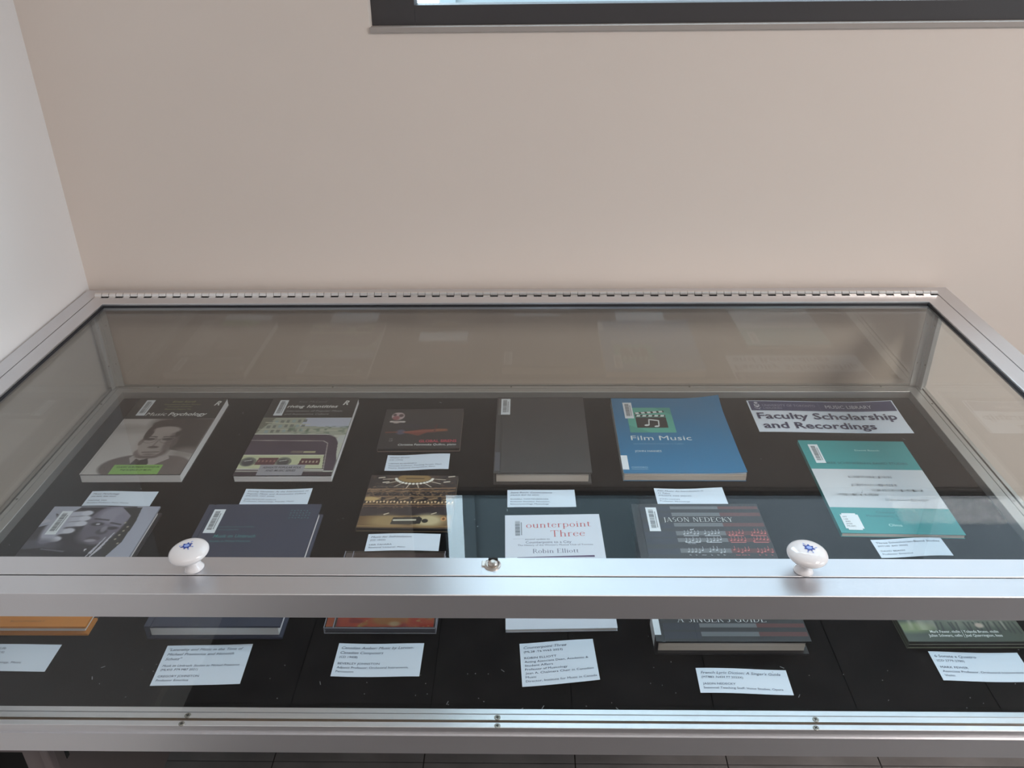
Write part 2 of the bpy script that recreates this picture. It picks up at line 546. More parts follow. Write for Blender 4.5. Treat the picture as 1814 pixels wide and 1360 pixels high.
# window behind and above the case: only the foot of its dark frame is in view
win = struct(obj('window_1', boxes((WX0, .792, WZ0 + .008, WX0 + .066, .835, WZ1), (WX1 - .05, .792, WZ0 + .008, WX1, .835, WZ1),
                                   (WX0 + .066, .792, WZ0 + .008, WX1 - .05, .835, WZ0 + .036), (WX0 + .066, .792, WZ1 - .04, WX1 - .05, .835, WZ1), bevel=.0008), M_FRAME))
obj('window_pane', boxes((WX0 + .06, .812, WZ0 + .03, WX1 - .045, .816, WZ1 - .03)), glass_mat('window_glass', (.97, .98, .97)), win)
struct(obj('window_strip_1', boxes((WX0, .7665, WZ0 - .0, WX1, .835, WZ0 + .008), bevel=.001), M_STRIP))  # thin grey-beige strip, darker than the wall, below the window frame
win2 = struct(obj('window_2', boxes((XR + .05, S0, T0, XR + .1, S0 + .05, T1), (XR + .05, S1 - .05, T0, XR + .1, S1, T1), (XR + .05, S0 + .05, T0, XR + .1, S1 - .05, T0 + .05), (XR + .05, S0 + .05, T1 - .05, XR + .1, S1 - .05, T1)), M_FRAME))
obj('window_pane', boxes((XR + .072, S0 + .04, T0 + .04, XR + .076, S1 - .04, T1 - .04)), glass_mat('window_glass', (.97, .98, .97)), win2)
for x in (0.1, 2.0):  # housings for the added ceiling lamps, out of view
    cl = obj('added_ceiling_lamp', boxes((x - .62, -1.82, ZC - .045, x + .62, -1.18, ZC - .001) if x < 1 else (x - .42, -1.52, ZC - .045, x + .42, -.68, ZC - .001), bevel=.004), M_CEIL)
    tag(cl, 'added flat rectangular ceiling lamp over the ' + ('display case end of the room' if x < 1 else 'window end of the room'), 'lamp')

# outside, seen mirrored in the lid
tag(obj('building', boxes((-.615, 6.0, -5.0, 1.05, 14, 10.2), (-.615, 5.94, -5.0, -.50, 6.0, 10.2)), M_FACADE), 'blue-grey concrete block across the street beyond the dark framed window', 'building')
tag(obj('building', boxes((1.06, 6.2, -5.0, 3.86, 14, 10.2), (3.87, 6.0, -5.0, 14, 14, 10.2)), M_FACADE2), 'paler wide concrete block across the street, beside the blue-grey one', 'building')
struct(obj('ground_outside', boxes((-30, .98, -5.2, 30, 40, -5.0)), M_ASPH))

# ================================================================== display case
X0, X1, Y0, Y1, H = -0.7505, 0.7193, 0.0, 0.7586, 0.196
case = thing('display_case', 'aluminium framed glass display case with hinged lid standing against beige wall', 'display case', (0, 0, 0))


def side_place(side):
    return {'front': lambda a, d, z: (a, Y0 + d, z), 'back': lambda a, d, z: (a, Y1 - d, z),
            'left': lambda a, d, z: (X0 + d, a, z), 'right': lambda a, d, z: (X1 - d, a, z)}[side]


SPAN = {'front': (X0, X1), 'back': (X0, X1), 'left': (Y0, Y1), 'right': (Y0, Y1)}
# top rails (fixed outer frame)
for s in ('front', 'back', 'left', 'right'):
    zt = .166 if s == 'front' else .1655
    wd = .0255 if s != 'back' else .0215
    mt = 1.0
    prof = [(0.0015, zt), (0.0015, .1755), (0, .1765), (0, H - .0006), (.0006, H), (wd - .0004, H), (wd, H - .0005), (wd, zt + .012), (wd - .004, zt + .012), (wd - .004, zt)]
    bm = bmesh.new()
    if s in ('left', 'right'):
        # butt against front and back with a mitre
        profile_rail(bm, prof, *SPAN[s], 1.0, .0215 / .0255, side_place(s))
    elif s == 'back':
        profile_rail(bm, prof, *SPAN[s], .0255 / .0215, .0255 / .0215, side_place(s))
    else:
        profile_rail(bm, prof, *SPAN[s], 1, 1, side_place(s))
    obj('top_rail', bm, M_ALU, case)
# bottom rails with a glazing slot
for s in ('front', 'back', 'left', 'right'):
    zt = {'front': .015, 'back': .0125, 'left': .0135, 'right': .0135}[s]
    wd = {'front': .0265, 'back': .0335, 'left': .0331, 'right': .0352}[s]
    prof = [(0, -.0225), (0, .0045), (.0022, .0048), (.0022, zt - .0004), (.0026, zt), (.0085, zt), (.0085, .004), (.0118, .004), (.0118, zt), (.0185, zt), (.0187, zt - .0012), (.0197, zt - .0012), (.0199, zt),
            (wd - .0006, zt), (wd, zt - .0006), (wd, -.0225)]
    bm = bmesh.new()
    profile_rail(bm, prof, *SPAN[s], 1, 1, side_place(s))
    obj('bottom_rail', bm, M_ALU if s == 'front' else M_ALU_IN, case)
for s in ('front',):
    obj('glazing_strip', boxes((X0 + .01, .0086, .004, X1 - .01, .0117, .0112)), M_WOOD, case)
# base board and felt deck
obj('base_board', boxes((X0 + .034, .027, -.02, X1 - .036, Y1 - .034, -.003)), M_PLINTH, case)
obj('felt_lining', boxes((X0 + .0332, .0266, -.003, X1 - .0353, Y1 - .0336, 0.0)), M_FELT, case)
rnd = random.Random(21)
bm = bmesh.new()
for k in range(150):
    x, y = rnd.uniform(X0 + .04, X1 - .04), rnd.uniform(.03, .72) if k % 2 else rnd.uniform(.03, .10)
    a, l, w_ = rnd.uniform(0, math.pi), rnd.choice((.0004, .0005, .0007, .0024)), rnd.uniform(.00022, .00045)
    c, s_ = math.cos(a), math.sin(a)
    vs = [bm.verts.new((x + u * l * c - v_ * w_ * s_, y + u * l * s_ + v_ * w_ * c, z)) for z in (.0001, .0005) for u, v_ in ((-1, -1), (1, -1), (1, 1), (-1, 1))]
    for f in ((4, 5, 6, 7), (0, 1, 5, 4), (1, 2, 6, 5), (2, 3, 7, 6), (3, 0, 4, 7)): bm.faces.new([vs[i] for i in f])
dust = obj('dust_flecks', bm, mat('grey_lint', (.22, .23, .24), .9), case)
dust['kind'] = 'stuff'
# glass walls
G = [('front', (X0 + .02, .0088, .006, X1 - .02, .0114, .178)), ('back', (X0 + .02, Y1 - .0114, .006, X1 - .02, Y1 - .0088, .178)),
     ('left', (X0 + .0088, .02, .006, X0 + .0114, Y1 - .02, .178)), ('right', (X1 - .0114, .02, .006, X1 - .0088, Y1 - .02, .178))]
for s, b_ in G:
    obj('glass_pane', boxes(b_), M_GLASS if s == 'front' else M_GLASS_SIDE, case)
# corner posts: an angle inside and one outside the glass
for sx, xc in ((1, X0), (-1, X1)):
    for sy, yc in ((1, Y0), (-1, Y1)):
        bm = bmesh.new()
        def L(a0, b0, a1, b1):
            xs = sorted((xc + sx * a0, xc + sx * a1)); ys = sorted((yc + sy * b0, yc + sy * b1))
            box(bm, xs[0], ys[0], .0145, xs[1], ys[1], .172, bevel=.0004)
        L(.0016, .0016, .019, .0085); L(.0016, .0016, .0085, .019)
        L(.0118, .0118, .0285, .0145); L(.0118, .0118, .0145, .0285)
        L(.0145, .0145, .0185, .0170)
        post = obj('corner_post', bm, M_ALU_IN, case)
# screws
sb = bmesh.new(); lathe(sb, [(0, -.001), (.0034, -.0006), (.0034, .0003), (.0030, .0006), (0, .0007)], 16, 0)
for a in (0, 1):
    if a: box(sb, -.0019, -.00045, .0004, .0019, .00045, .00082, 1)
    else: box(sb, -.00045, -.0019, .0004, .00045, .0019, .00082, 1)
screw_me = bpy.data.meshes.new('screw'); sb.to_mesh(screw_me); sb.free(); screw_me.materials.append(M_SCREW); screw_me.materials.append(M_DARK)


def screw(x, y, z, rx=0, ry=0, s=1.0):
    o = mesh_obj('screw', screw_me, case, (x, y, z)); o.rotation_euler = (R(rx), R(ry), random.random() * 3); o.scale = (s, s, s)


for xa, xb in ((-.3472, -.3500), (-.0211, -.0208), (.3093, .3065)):
    screw(xa, .0150, .0150); screw(xb, .0045, .0150, s=.95)
for x in (-.66, -.342, -.0195, .30, .64):
    screw(x, Y1 - .0150, .0125, s=.6)
for y in (.12, .40, .68):
    screw(X0 + .0150, y, .0135, s=.6); screw(X1 - .0150, y, .0135, s=.6)
for z in (.06, .135):
    screw(X0 + .0240, Y1 - .0147, z, 90, 0, .5); screw(X1 - .0240, Y1 - .0147, z, 90, 0, .5)
    screw(X0 + .0147, Y1 - .0240, z, 0, 90, .5); screw(X1 - .0147, Y1 - .0240, z, 0, -90, .5)

# lid
LX0, LX1, LY0, LY1 = X0 + .0270, X1 - .0270, Y0 + .0270, .7225
bm = bmesh.new()
lw = .0265
lp = [(0, .184), (0, H - .0003), (.0005, H + .0002), (lw - .0008, H + .0002), (lw, H - .0005), (lw, H - .003), (lw - .002, H - .003), (lw - .002, .184)]
lid_place = {'front': lambda a, d, z: (a, LY0 + d, z), 'back': lambda a, d, z: (a, LY1 - d, z), 'left': lambda a, d, z: (LX0 + d, a, z), 'right': lambda a, d, z: (LX1 - d, a, z)}
for s in ('front', 'back', 'left', 'right'):
    profile_rail(bm, lp, *((LX0, LX1) if s in ('front', 'back') else (LY0, LY1)), 1, 1, lid_place[s])
lid = obj('lid_frame', bm, M_ALU, case)
gi = lw - .002
obj('glass_pane', boxes((LX0 + gi - .004, LY0 + gi - .004, .1855, LX1 - gi + .004, LY1 - gi + .004, .1895)), M_GLASS, lid)
bm = bmesh.new()
gp = [(gi, .1895), (gi, H - .0032), (gi + .0036, H - .0036), (gi + .0042, .1895)]
for s in ('front', 'back', 'left', 'right'):
    g2 = gp if s != 'front' else [(gi, .1895), (gi, .1925), (gi + .001, .1925), (gi + .0012, .1895)]
    k0 = 1
    profile_rail(bm, g2, *((LX0, LX1) if s in ('front', 'back') else (LY0, LY1)), k0, k0, lid_place[s])
obj('gasket', bm, M_GASKET, lid)
# piano hinge along the back
hy, hz, kr = .7305, .1972, .0046
hinge = obj('piano_hinge', boxes((X0 + .027, .7225, .1925, X1 - .027, .7280, .1935), (X0 + .027, .7335, .1925, X1 - .027, .7370, .1945)), M_DARK, case)
nk = 116
L_ = (X1 - X0 - .054) / nk


def knuckle(tab):
    bm = bmesh.new()
    seg = 12
    xs = (.0003, L_ - .0003)
    rr = [[bm.verts.new((x, kr * math.cos(2 * math.pi * k / seg), kr * math.sin(2 * math.pi * k / seg))) for k in range(seg)] for x in xs]
    for k in range(seg):
        bm.faces.new((rr[0][k], rr[0][(k + 1) % seg], rr[1][(k + 1) % seg], rr[1][k]))
    bm.faces.new(rr[0][::-1]); bm.faces.new(rr[1])
    if tab: box(bm, .0004, -.0085, -.0024, L_ - .0004, -.001, -.0006)
    else: box(bm, .0004, .001, -.0024, L_ - .0004, .0068, -.0006)
    bmesh.ops.recalc_face_normals(bm, faces=bm.faces)
    me = bpy.data.meshes.new('hinge_knuckle'); bm.to_mesh(me); bm.free(); me.materials.append(M_HINGE)
    return me


KN = (knuckle(True), knuckle(False))
for k in range(nk):
    mesh_obj('hinge_knuckle', KN[k % 2], hinge, (X0 + .027 + k * L_, hy, hz))

# knobs
def knob(x, y, rot, tilt):
    bm = bmesh.new()
    lathe(bm, [(0, 0), (.0093, 0), (.0096, .0008), (.0082, .003), (.0068, .007), (.0066, .0105), (.0080, .013), (.0125, .0148), (.0172, .0165), (.0190, .0186), (.0192, .0205), (.0180, .0228), (.0145, .0252), (.0095, .0266), (.0045, .0272), (0, .0274)], 40)
    k = obj('knob', bm, M_PORC, lid, smooth=True, loc=(x, y, H + .0002))
    k.rotation_euler = (tilt[0], tilt[1], 0)
    p = Print(27.55)
    c, s = math.cos(rot), math.sin(rot)
    def q_(a, b_): return (a * c - b_ * s, a * s + b_ * c)
    def dz(r): return -0.0042 * r * r
    random.seed(5)
    for ang, r_, a_, b2 in ((0, 3.4, 2.4, 1.1), (.9, 3.3, 1.8, 1.0), (1.9, 3.2, 2.0, 1.1), (2.9, 3.6, 2.6, .9), (3.9, 3.2, 1.9, 1.0), (4.8, 3.4, 1.6, .9), (5.6, 3.3, 1.5, .8)):
        x_, y_ = q_(r_ * math.cos(ang), r_ * math.sin(ang))
        p.ring(x_, y_, a_, b2, M_BLUE, 10, rot + ang, dz(r_))
    p.ring(*q_(0, 0), 3.9, 3.4, M_BLUE, 16, 0, -.02)
    p.ring(*q_(.2, .2), 2.7, 2.1, M_LTBLUE, 16, 0, .03)
    for ang in (2.3, 4.5, .3, 5.2):
        x0_, y0_ = q_(3.5 * math.cos(ang), 3.5 * math.sin(ang)); x1_, y1_ = q_(7 * math.cos(ang + .2), 6.5 * math.sin(ang + .2))
        p.seg(x0_, y0_, x1_, y1_, .35, M_BLUE, dz(6) + .12)
        p.ring(x1_, y1_, 1.1, .6, M_LTBLUE, 8, ang, dz(7) + .16)
    p.build('flower_decal', k)


knob(-.3135, .0365, .6, (0, R(-5)))
knob(.2750, .0360, -.4, (0, R(3)))
# cam lock
bm = bmesh.new()
lathe(bm, [(0, 0), (.0083, 0), (.0083, .0010), (.0070, .0016), (.0058, .0012), (.0056, .0010), (0, .0010)], 28)
box(bm, -.0104, -.0024, 0, -.006, .0050, .0014, bevel=.0004)
lk = obj('lock', bm, M_BRASS, lid, loc=(-.0235, .0420, H + .0002))
bm = bmesh.new()
lathe(bm, [(0, 0), (.0050, 0), (.0050, .0022), (.0042, .0036), (.0022, .0044), (0, .0046)], 24)
# (a sub-part cannot have children, so the keyway is part of the barrel)
box(bm, -.0044, .0026, .0005, .0048, .0044, .0048, 1)
bm2 = bm
lb = obj('lock_barrel', bm2, [M_BRASS, M_DARK], lid, smooth=False, loc=(-.0230, .0418, H + .0012))

# open-fronted cubby hung under the left end, legs at the corners
CX0, CX1, CY0, CY1, CZ0, CZ1 = X0 + .004, -.539, .050, .70, -.37, -.0225
obj('cubby_side', boxes((CX1 - .012, CY0 + .004, CZ0, CX1, CY1, CZ1), bevel=.001), M_PLINTH, case)
obj('cubby_side', boxes((CX0, CY0 + .004, CZ0, CX0 + .012, CY1, CZ1)), M_PLINTH, case)
obj('cubby_bottom', boxes((CX0 + .012, CY0 + .004, CZ0, CX1 - .012, CY1, CZ0 + .012)), M_PLINTH, case)
obj('cubby_back', boxes((CX0 + .012, CY0 + .06, CZ0 + .012, CX1 - .012, CY0 + .072, CZ1)), M_DARK, case)
M_TUBE = mat('grey_steel_tube', (.15, .12, .118), .45, metal=.1)
obj('cubby_face_frame', boxes((CX1 - .033, CY0, CZ0, CX1 - .010, CY0 + .004, CZ1), (CX0, CY0, -.089, CX1 - .033, CY0 + .004, CZ1), (CX0, CY0, CZ0, CX1 - .033, CY0 + .004, CZ0 + .02)), M_TUBE, case)
obj('cubby_corner_tube', boxes((CX1 - .010, CY0 - .004, CZ0, CX1 + .0005, CY0 + .006, CZ1), bevel=.002), M_TUBE, case)
obj('slot', boxes((CX1 + .0001, CY0 + .020, -.125, CX1 + .0008, CY0 + .026, -.095)), M_DARK, case)
for x in (X1 - .05,):
    for y in (.03, .70):
        obj('leg', boxes((x, y, ZF, x + .035, y + .035, -.0225), bevel=.002), M_ALU_IN, case)
for y in (.008, .712):
    obj('leg', boxes((X0 + .005, y, ZF, X0 + .035, y + .032, -.0225), bevel=.002), M_ALU_IN, case)

# ================================================================== books
def barcode(parent, x, y, z, m=M_LABEL, w_=15, h_=53, seed=0, white=True):
    rnd = random.Random(seed)
    bm = boxes((x * .001, y * .001, z * .001, (x + w_) * .001, (y + h_) * .001, (z + .25) * .001))
    lb = obj('barcode_label', bm, m, parent)
    p = Print(z + .32)
    yy = y + 7
    gy = ink(75, 80, 88)
    while yy < y + h_ - 5:
        t = rnd.choice((.4, .6, .9, 1.2)); p.rect(x + 3.0, yy, x + 9.8, min(yy + t, y + h_ - 4), gy); yy += t + rnd.choice((.4, .5, .8))
    yy = y + 8
    while yy < y + h_ - 9:
        p.rect(x + 11.0, yy, x + 12.4, yy + 1.6, gy); yy += 2.4
    p.build('barcode', lb)
    return lb


def paper_ridges(bm, x0, y0, z0, x1, y1, z1, n_):
    """page block whose front and fore edges show the leaves as fine steps"""
    for k in range(n_):
        a = z0 + (z1 - z0) * k / n_; b_ = z0 + (z1 - z0) * (k + 1) / n_
        j = random.uniform(0, .0005)
        box(bm, x0, y0 + j, a, x1 - j, y1, b_)


def paperback(name, spec, label, cover, pages, ct=.0006, cat='book', overhang=0.0):
    x, y, r, w_, h_, t = spec
    o = thing(name, label, cat, (x, y, 0), R(r))
    bm = bmesh.new()
    paper_ridges(bm, .0012, .0008, ct, w_ - .0008 - overhang, h_ - .001, t - ct, 7)
    obj('page_block', bm, pages, o)
    obj('front_cover', boxes((0, 0, t - ct, w_, h_, t)), cover, o)
    obj('back_cover', boxes((0, 0, 0, w_, h_, ct)), cover, o)
    obj('spine', boxes((0, 0, ct, .0011, h_, t - ct)), cover, o)
    return o, t * 1000


def hardback(name, spec, label, cover, pages, back=None, ct=.0028, inset=.0045, groove=True, cat='book'):
    x, y, r, w_, h_, t = spec
    back = back or cover
    o = thing(name, label, cat, (x, y, 0), R(r))
    bm = bmesh.new()
    paper_ridges(bm, .004, inset, ct, w_ - inset, h_ - inset, t - ct, 8)
    obj('page_block', bm, pages, o)
    bm = bmesh.new()
    if groove:
        box(bm, .000, 0, t - ct, .0075, h_, t, bevel=.0005)
        box(bm, .0075, 0, t - ct, .0105, h_, t - .0009)
        box(bm, .0105, 0, t - ct, w_, h_, t, bevel=.0005)
    else:
        box(bm, .000, 0, t - ct, w_, h_, t, bevel=.0005)
    obj('front_cover', bm, cover, o)
    obj('back_cover', boxes((0, 0, 0, w_, h_, ct), bevel=.0005), back, o)
    obj('spine', boxes((0, .0002, ct, .0028, h_ - .0002, t - ct)), cover, o)
    return o, t * 1000


BLACKC = mat('black_gloss_cover', C8(40, 38, 38), 0.35)
# ---- portrait book
o, Z = paperback('book', (-0.6725, 0.4605, 0.37, 0.1553, 0.2391, 0.0148), 'paperback with grey portrait of a man in glasses and a green panel', BLACKC, M_PAGESW)
P = Paint(154.5, 166, 1.1, (196, 192, 190))
n1 = P.noise(40, 30); P.mix(n1, (172, 167, 163), .45)
P.poly([(84, 166), (154.5, 166), (154.5, 58), (112, 70)], (66, 58, 56), .95)
P.ell(96, 150, 40, 30, (66, 58, 56), .6, a=.7)
P.ell(20, 140, 30, 10, (160, 154, 150), .8, a=.5)
P.ell(142, 60, 26, 16, (140, 132, 128), .9, a=.8)
P.ell(30, 130, 44, 12, (140, 134, 130), .8, a=.35)
P.ell(83, 20, 62, 36, (104, 94, 92), .1); P.ell(120, 18, 44, 34, (112, 102, 100), .12)   # jacket
P.poly([(58, 46), (66, 58), (112, 62), (122, 44), (92, 14), (74, 14)], (170, 162, 160))            # collar
P.poly([(70, 44), (84, 34), (92, 4), (60, 4)], (82, 76, 76)); P.poly([(78, 40), (88, 44), (94, 30), (86, 6), (76, 20)], (58, 54, 56))
P.ell(84, 62, 25, 18, (112, 100, 98), .15)
P.ell(84, 96, 26.5, 47, (156, 146, 142), .08)                         # face
P.ell(70, 96, 18, 40, (170, 160, 156), .5, a=.5)
P.ell(107, 92, 9, 36, (100, 90, 88), .5, a=.8)
P.ell(58.5, 92, 3.5, 10, (128, 118, 114), .2); P.ell(113, 90, 4.5, 12, (96, 88, 86), .2)
P.ell(86, 148, 29, 15, (72, 62, 60), .15); P.ell(62, 122, 6.5, 24, (70, 60, 58), .2); P.ell(110, 128, 5, 20, (66, 58, 56), .2)
P.ell(88, 130, 22, 11, (164, 154, 150), .3)
P.ell(70, 101, 8.5, 3.6, (70, 62, 62), .4); P.ell(98, 101, 8.5, 3.6, (70, 62, 62), .4)
P.line(60, 110, 79, 108, 2.6, (62, 55, 54)); P.line(90, 108, 108, 110, 2.6, (62, 55, 54))
for cx in (70, 98):
    for k in range(16):
        a, b_ = 2 * math.pi * k / 16, 2 * math.pi * (k + 1) / 16
        P.line(cx + 11 * math.cos(a), 99 + 9.5 * math.sin(a), cx + 11 * math.cos(b_), 99 + 9.5 * math.sin(b_), .8, (84, 76, 76), a=.8)
P.line(81, 101, 87, 101, 1, (84, 76, 76))
P.line(85, 98, 82, 80, 3, (112, 102, 100), 2, a=.7); P.ell(84, 77, 8.5, 3.5, (88, 78, 76), .5)
P.line(72, 62, 98, 63, 2.4, (84, 72, 72), 1); P.ell(85, 56, 10, 2.6, (124, 112, 108), .6); P.ell(84, 48, 16, 4, (110, 98, 96), .6)
P.line(3, 0, 3, 166, .6, (150, 146, 142))
P.build('cover_picture', o, 0.3, .8, Z + .12)
p = Print(Z + .3)
p.rect(44, 1.2, 119.5, 27, ink(140, 186, 100))
gk = ink(35, 60, 30)
p.text('CLASSIC EUROPEAN STUDIES IN', 50, 18.5, 4.4, gk, 66, .25, .012, dz=.1); p.text('THE SCIENCE OF MUSIC', 58, 10.5, 4.4, gk, 50, .25, .012, dz=.1)
wt = ink(225, 228, 226)
p.text('Music', 32, 177, 11, wt, 36, .25, 0.0); p.text('Psychology', 71, 177, 11, wt, 66, .25, .02)
oc = ink(146, 152, 96)
p.text('Ernst Kurth', 63, 222, 7, oc, 40, .3); p.text('Translated by Daphne Tan and', 51, 213.5, 4, oc, 64, .25); p.text('Christoph Neidhofer', 60, 206, 4, oc, 43, .25)
p.text('Edited by Daphne Tan', 58, 197, 4.4, oc, 46, .25)
p.text('R', 139, 212, 15, wt, 10, .35, .03); 
p.build('lettering', o); barcode(o, 15.5, 178, Z, seed=1)

# ---- car dashboard book
o, Z = paperback('book', (-0.4382, 0.4629, 0.19, 0.1510, 0.2432, 0.0116), 'paperback showing a purple car dashboard and street, black band with white title on top', BLACKC, M_PAGESW)
P = Paint(150.4, 173, 1.0, (196, 198, 186))
P.poly([(0, 118), (150, 118), (150, 173), (0, 173)], (170, 174, 158))
P.poly([(68, 146), (150, 140), (150, 173), (74, 173)], (190, 196, 212))
P.poly([(0, 120), (22, 173), (0, 173)], (118, 118, 104))
for i in range(7):
    for j in range(3):
        x_ = 14 + i * 9.5; y_ = 124 + j * 15 + i * .8
        P.poly([(x_, y_), (x_ + 5.5, y_), (x_ + 5.5, y_ + 9), (x_, y_ + 9)], (112, 116, 110) if (i + j) % 3 else (150, 172, 178), .8)
P.line(8, 158, 84, 150, 2, (206, 204, 180)); P.line(0, 136, 150, 131, 2, (208, 206, 182), a=.6)
P.mix(P.noise(6, 5, .45, .9) * ((P.Y > 120) & (P.Y < 146) & (P.X > 50)), (90, 112, 92), .8)
P.poly([(0, 14), (0, 119), (118, 119), (134, 112), (142, 96), (146, 60), (150.4, 40), (150.4, 14)], (74, 62, 74))
P.line(-1, 121, 122, 119.5, 1.8, (214, 214, 206)); P.line(122, 119, 138, 108, 1.4, (150, 142, 140))
P.mix(P.noise(30, 8) * ((P.Y < 118) & (P.Y > 55) & (P.X < 132)), (88, 74, 88), .5)
P.line(-1, 101, 118, 99, 1.6, (190, 184, 176)); P.line(118, 99, 126, 92, 1.6, (190, 184, 176)); P.line(126, 92, 134, 20, 1.4, (176, 170, 164))
P.poly([(0, 20), (0, 58), (127, 58), (132, 20)], (196, 200, 164)); P.line(0, 57, 127, 57, 2, (226, 228, 206))
for cx in (12, 67): P.ell(cx, 38, 13, 13, (120, 124, 112), .1); P.ell(cx, 37, 9, 10, (76, 74, 76), .15); P.line(cx - 6, 40, cx + 5, 43, 1.5, (220, 220, 214))
P.poly([(24, 30), (27, 50), (58, 50), (55, 30)], (98, 60, 66)); P.poly([(92, 30), (94, 48), (124, 48), (125, 30)], (92, 56, 62))
for k in range(5): P.ell(29 + k * 6, 40, 1.6, 3, (150, 112, 104), .4); P.ell(98 + k * 5.5, 38, 1.4, 3, (190, 176, 150), .4)
P.line(0, 18, 134, 16, 3, (206, 206, 196)); P.line(0, 13, 134, 11, 2.5, (150, 140, 134)); P.poly([(0, 0), (150.4, 0), (150.4, 10), (0, 11)], (58, 48, 56))
P.poly([(72, 64), (92, 64), (92, 70), (74, 70)], (150, 140, 120), .6); P.poly([(93, 64), (112, 64), (112, 69), (93, 69)], (176, 172, 136))
P.ell(147, 105, 8, 12, (196, 200, 196), .3)
P.build('cover_picture', o, .3, .5, Z + .12)
p = Print(Z + .3)
gp_ = ink(158, 156, 162)
p.rect(35, 1.2, 105, 30, gp_)
p.text('ASHGATE POPULAR FOLK', 40, 20, 5, M_INK, 60, .25, .015, dz=.1); p.text('AND MUSIC SERIES', 46, 11.5, 5, M_INK, 47, .25, .015, dz=.1)
p.text('Ken McLeod', 48, 225, 7, ink(120, 122, 122), 50, .3)
p.text('riving', 32, 207.5, 9, wt, 30, .25, .025); p.text('Identities', 66, 207.5, 9.4, wt, 54, .25, .02)
lg = ink(165, 168, 168)
p.text('Intersection of Popular Music', 34, 193.5, 5.6, lg, 97, .2); p.text('and Automotive Culture', 33, 183, 5.6, lg, 76, .2)
p.text('R', 127, 217, 15, wt, 10, .35, .03); 
p.build('lettering', o); barcode(o, 14.5, 181, Z, seed=2)

# ---- dark CD sleeve with red title
def cd_sleeve(spec, label, m, edge):
    x, y, r, w_, h_, t = spec
    o = thing('music_case', label, 'cd case', (x, y, 0), R(r))
    obj('front_cover', boxes((0, 0, t - .0012, w_, h_, t), bevel=.0003), m, o)
    obj('back_cover', boxes((0, 0, 0, w_, h_, .0012), bevel=.0003), edge, o)
    obj('disc_tray', boxes((.0012, .001, .0012, w_ - .001, h_ - .001, t - .0012)), M_DARK, o)
    obj('spine', boxes((0, 0, .0012, .0011, h_, t - .0012)), m, o)
    return o, t * 1000


E_CARD = mat('worn_card_edge', C8(120, 104, 96), .6)
o, Z = cd_sleeve((-0.2322, 0.5474, 0.97, 0.1335, 0.1261, 0.0068), 'black cardboard music sleeve with small figure holding a reddish cloth, red and white lettering', mat('black_card', C8(52, 49, 50), .4), E_CARD)
P = Paint(120, 100, 1.0, (52, 49, 50))
P.ell(16, 88, 11, 13, (196, 178, 180), .15); P.ell(13, 82, 6, 7, (150, 80, 84), .4, a=.8); P.ell(21, 90, 4, 5, (90, 70, 72), .5); P.ell(10, 92, 3, 4, (90, 70, 72), .5)
P.line(6, 70, 28, 69, 5, (214, 206, 202), 1); P.ell(15, 68, 6, 4, (200, 188, 184), .3)
P.ell(26, 36, 8, 8, (92, 92, 112), .4); P.line(-2, 35, 20, 36, 3, (130, 70, 54), 1.5)
P.poly([(28, 36), (60, 44), (102, 46), (104, 38), (70, 34), (56, 24)], (124, 66, 56)); P.line(30, 36, 100, 42, 1.5, (178, 112, 92), 1); P.line(34, 33, 84, 36, 1.2, (160, 80, 70), 1); P.line(82, 38, 84, 58, 3, (82, 40, 42), 1)
P.ell(92, 42, 12, 4, (146, 96, 62), .6, a=.7); P.ell(40, 55, 20, 6, (60, 58, 74), .8, a=.5)
P.build('cover_picture', o, 7, 14, Z + .1)
p = Print(Z + .25)
p.text('GLOBAL SIRENS', 66, 17.5, 7.6, ink(205, 75, 95), 61, .0, .02); p.text('Christina Petrowska Quilico, piano', 33, 8, 5.6, wt, 94, .12, .012)
p.text('CL', 17, 27, 3.5, lg, 6); p.text('CP', 17, 21, 3.5, lg, 6)
p.build('lettering', o)

# ---- plain black hardback
o, Z = hardback('book', (-0.0412, 0.4570, 0.20, 0.1479, 0.2316, 0.0221), 'plain charcoal cloth hardback with cream page edges and one small white sticker', mat('charcoal_cloth', C8(62, 60, 60), .75, noise=(60, .08), bump=(900, .3)), M_PAGES)
barcode(o, 7, 172, Z, w_=15.5, h_=53, seed=3)
p = Print(Z + .15); p.rect(1.5, 5, 9, 56, ink(78, 78, 86)); p.rect(2.5, 170, 6, 226, ink(82, 80, 80)); p.build('tape_strip', o)

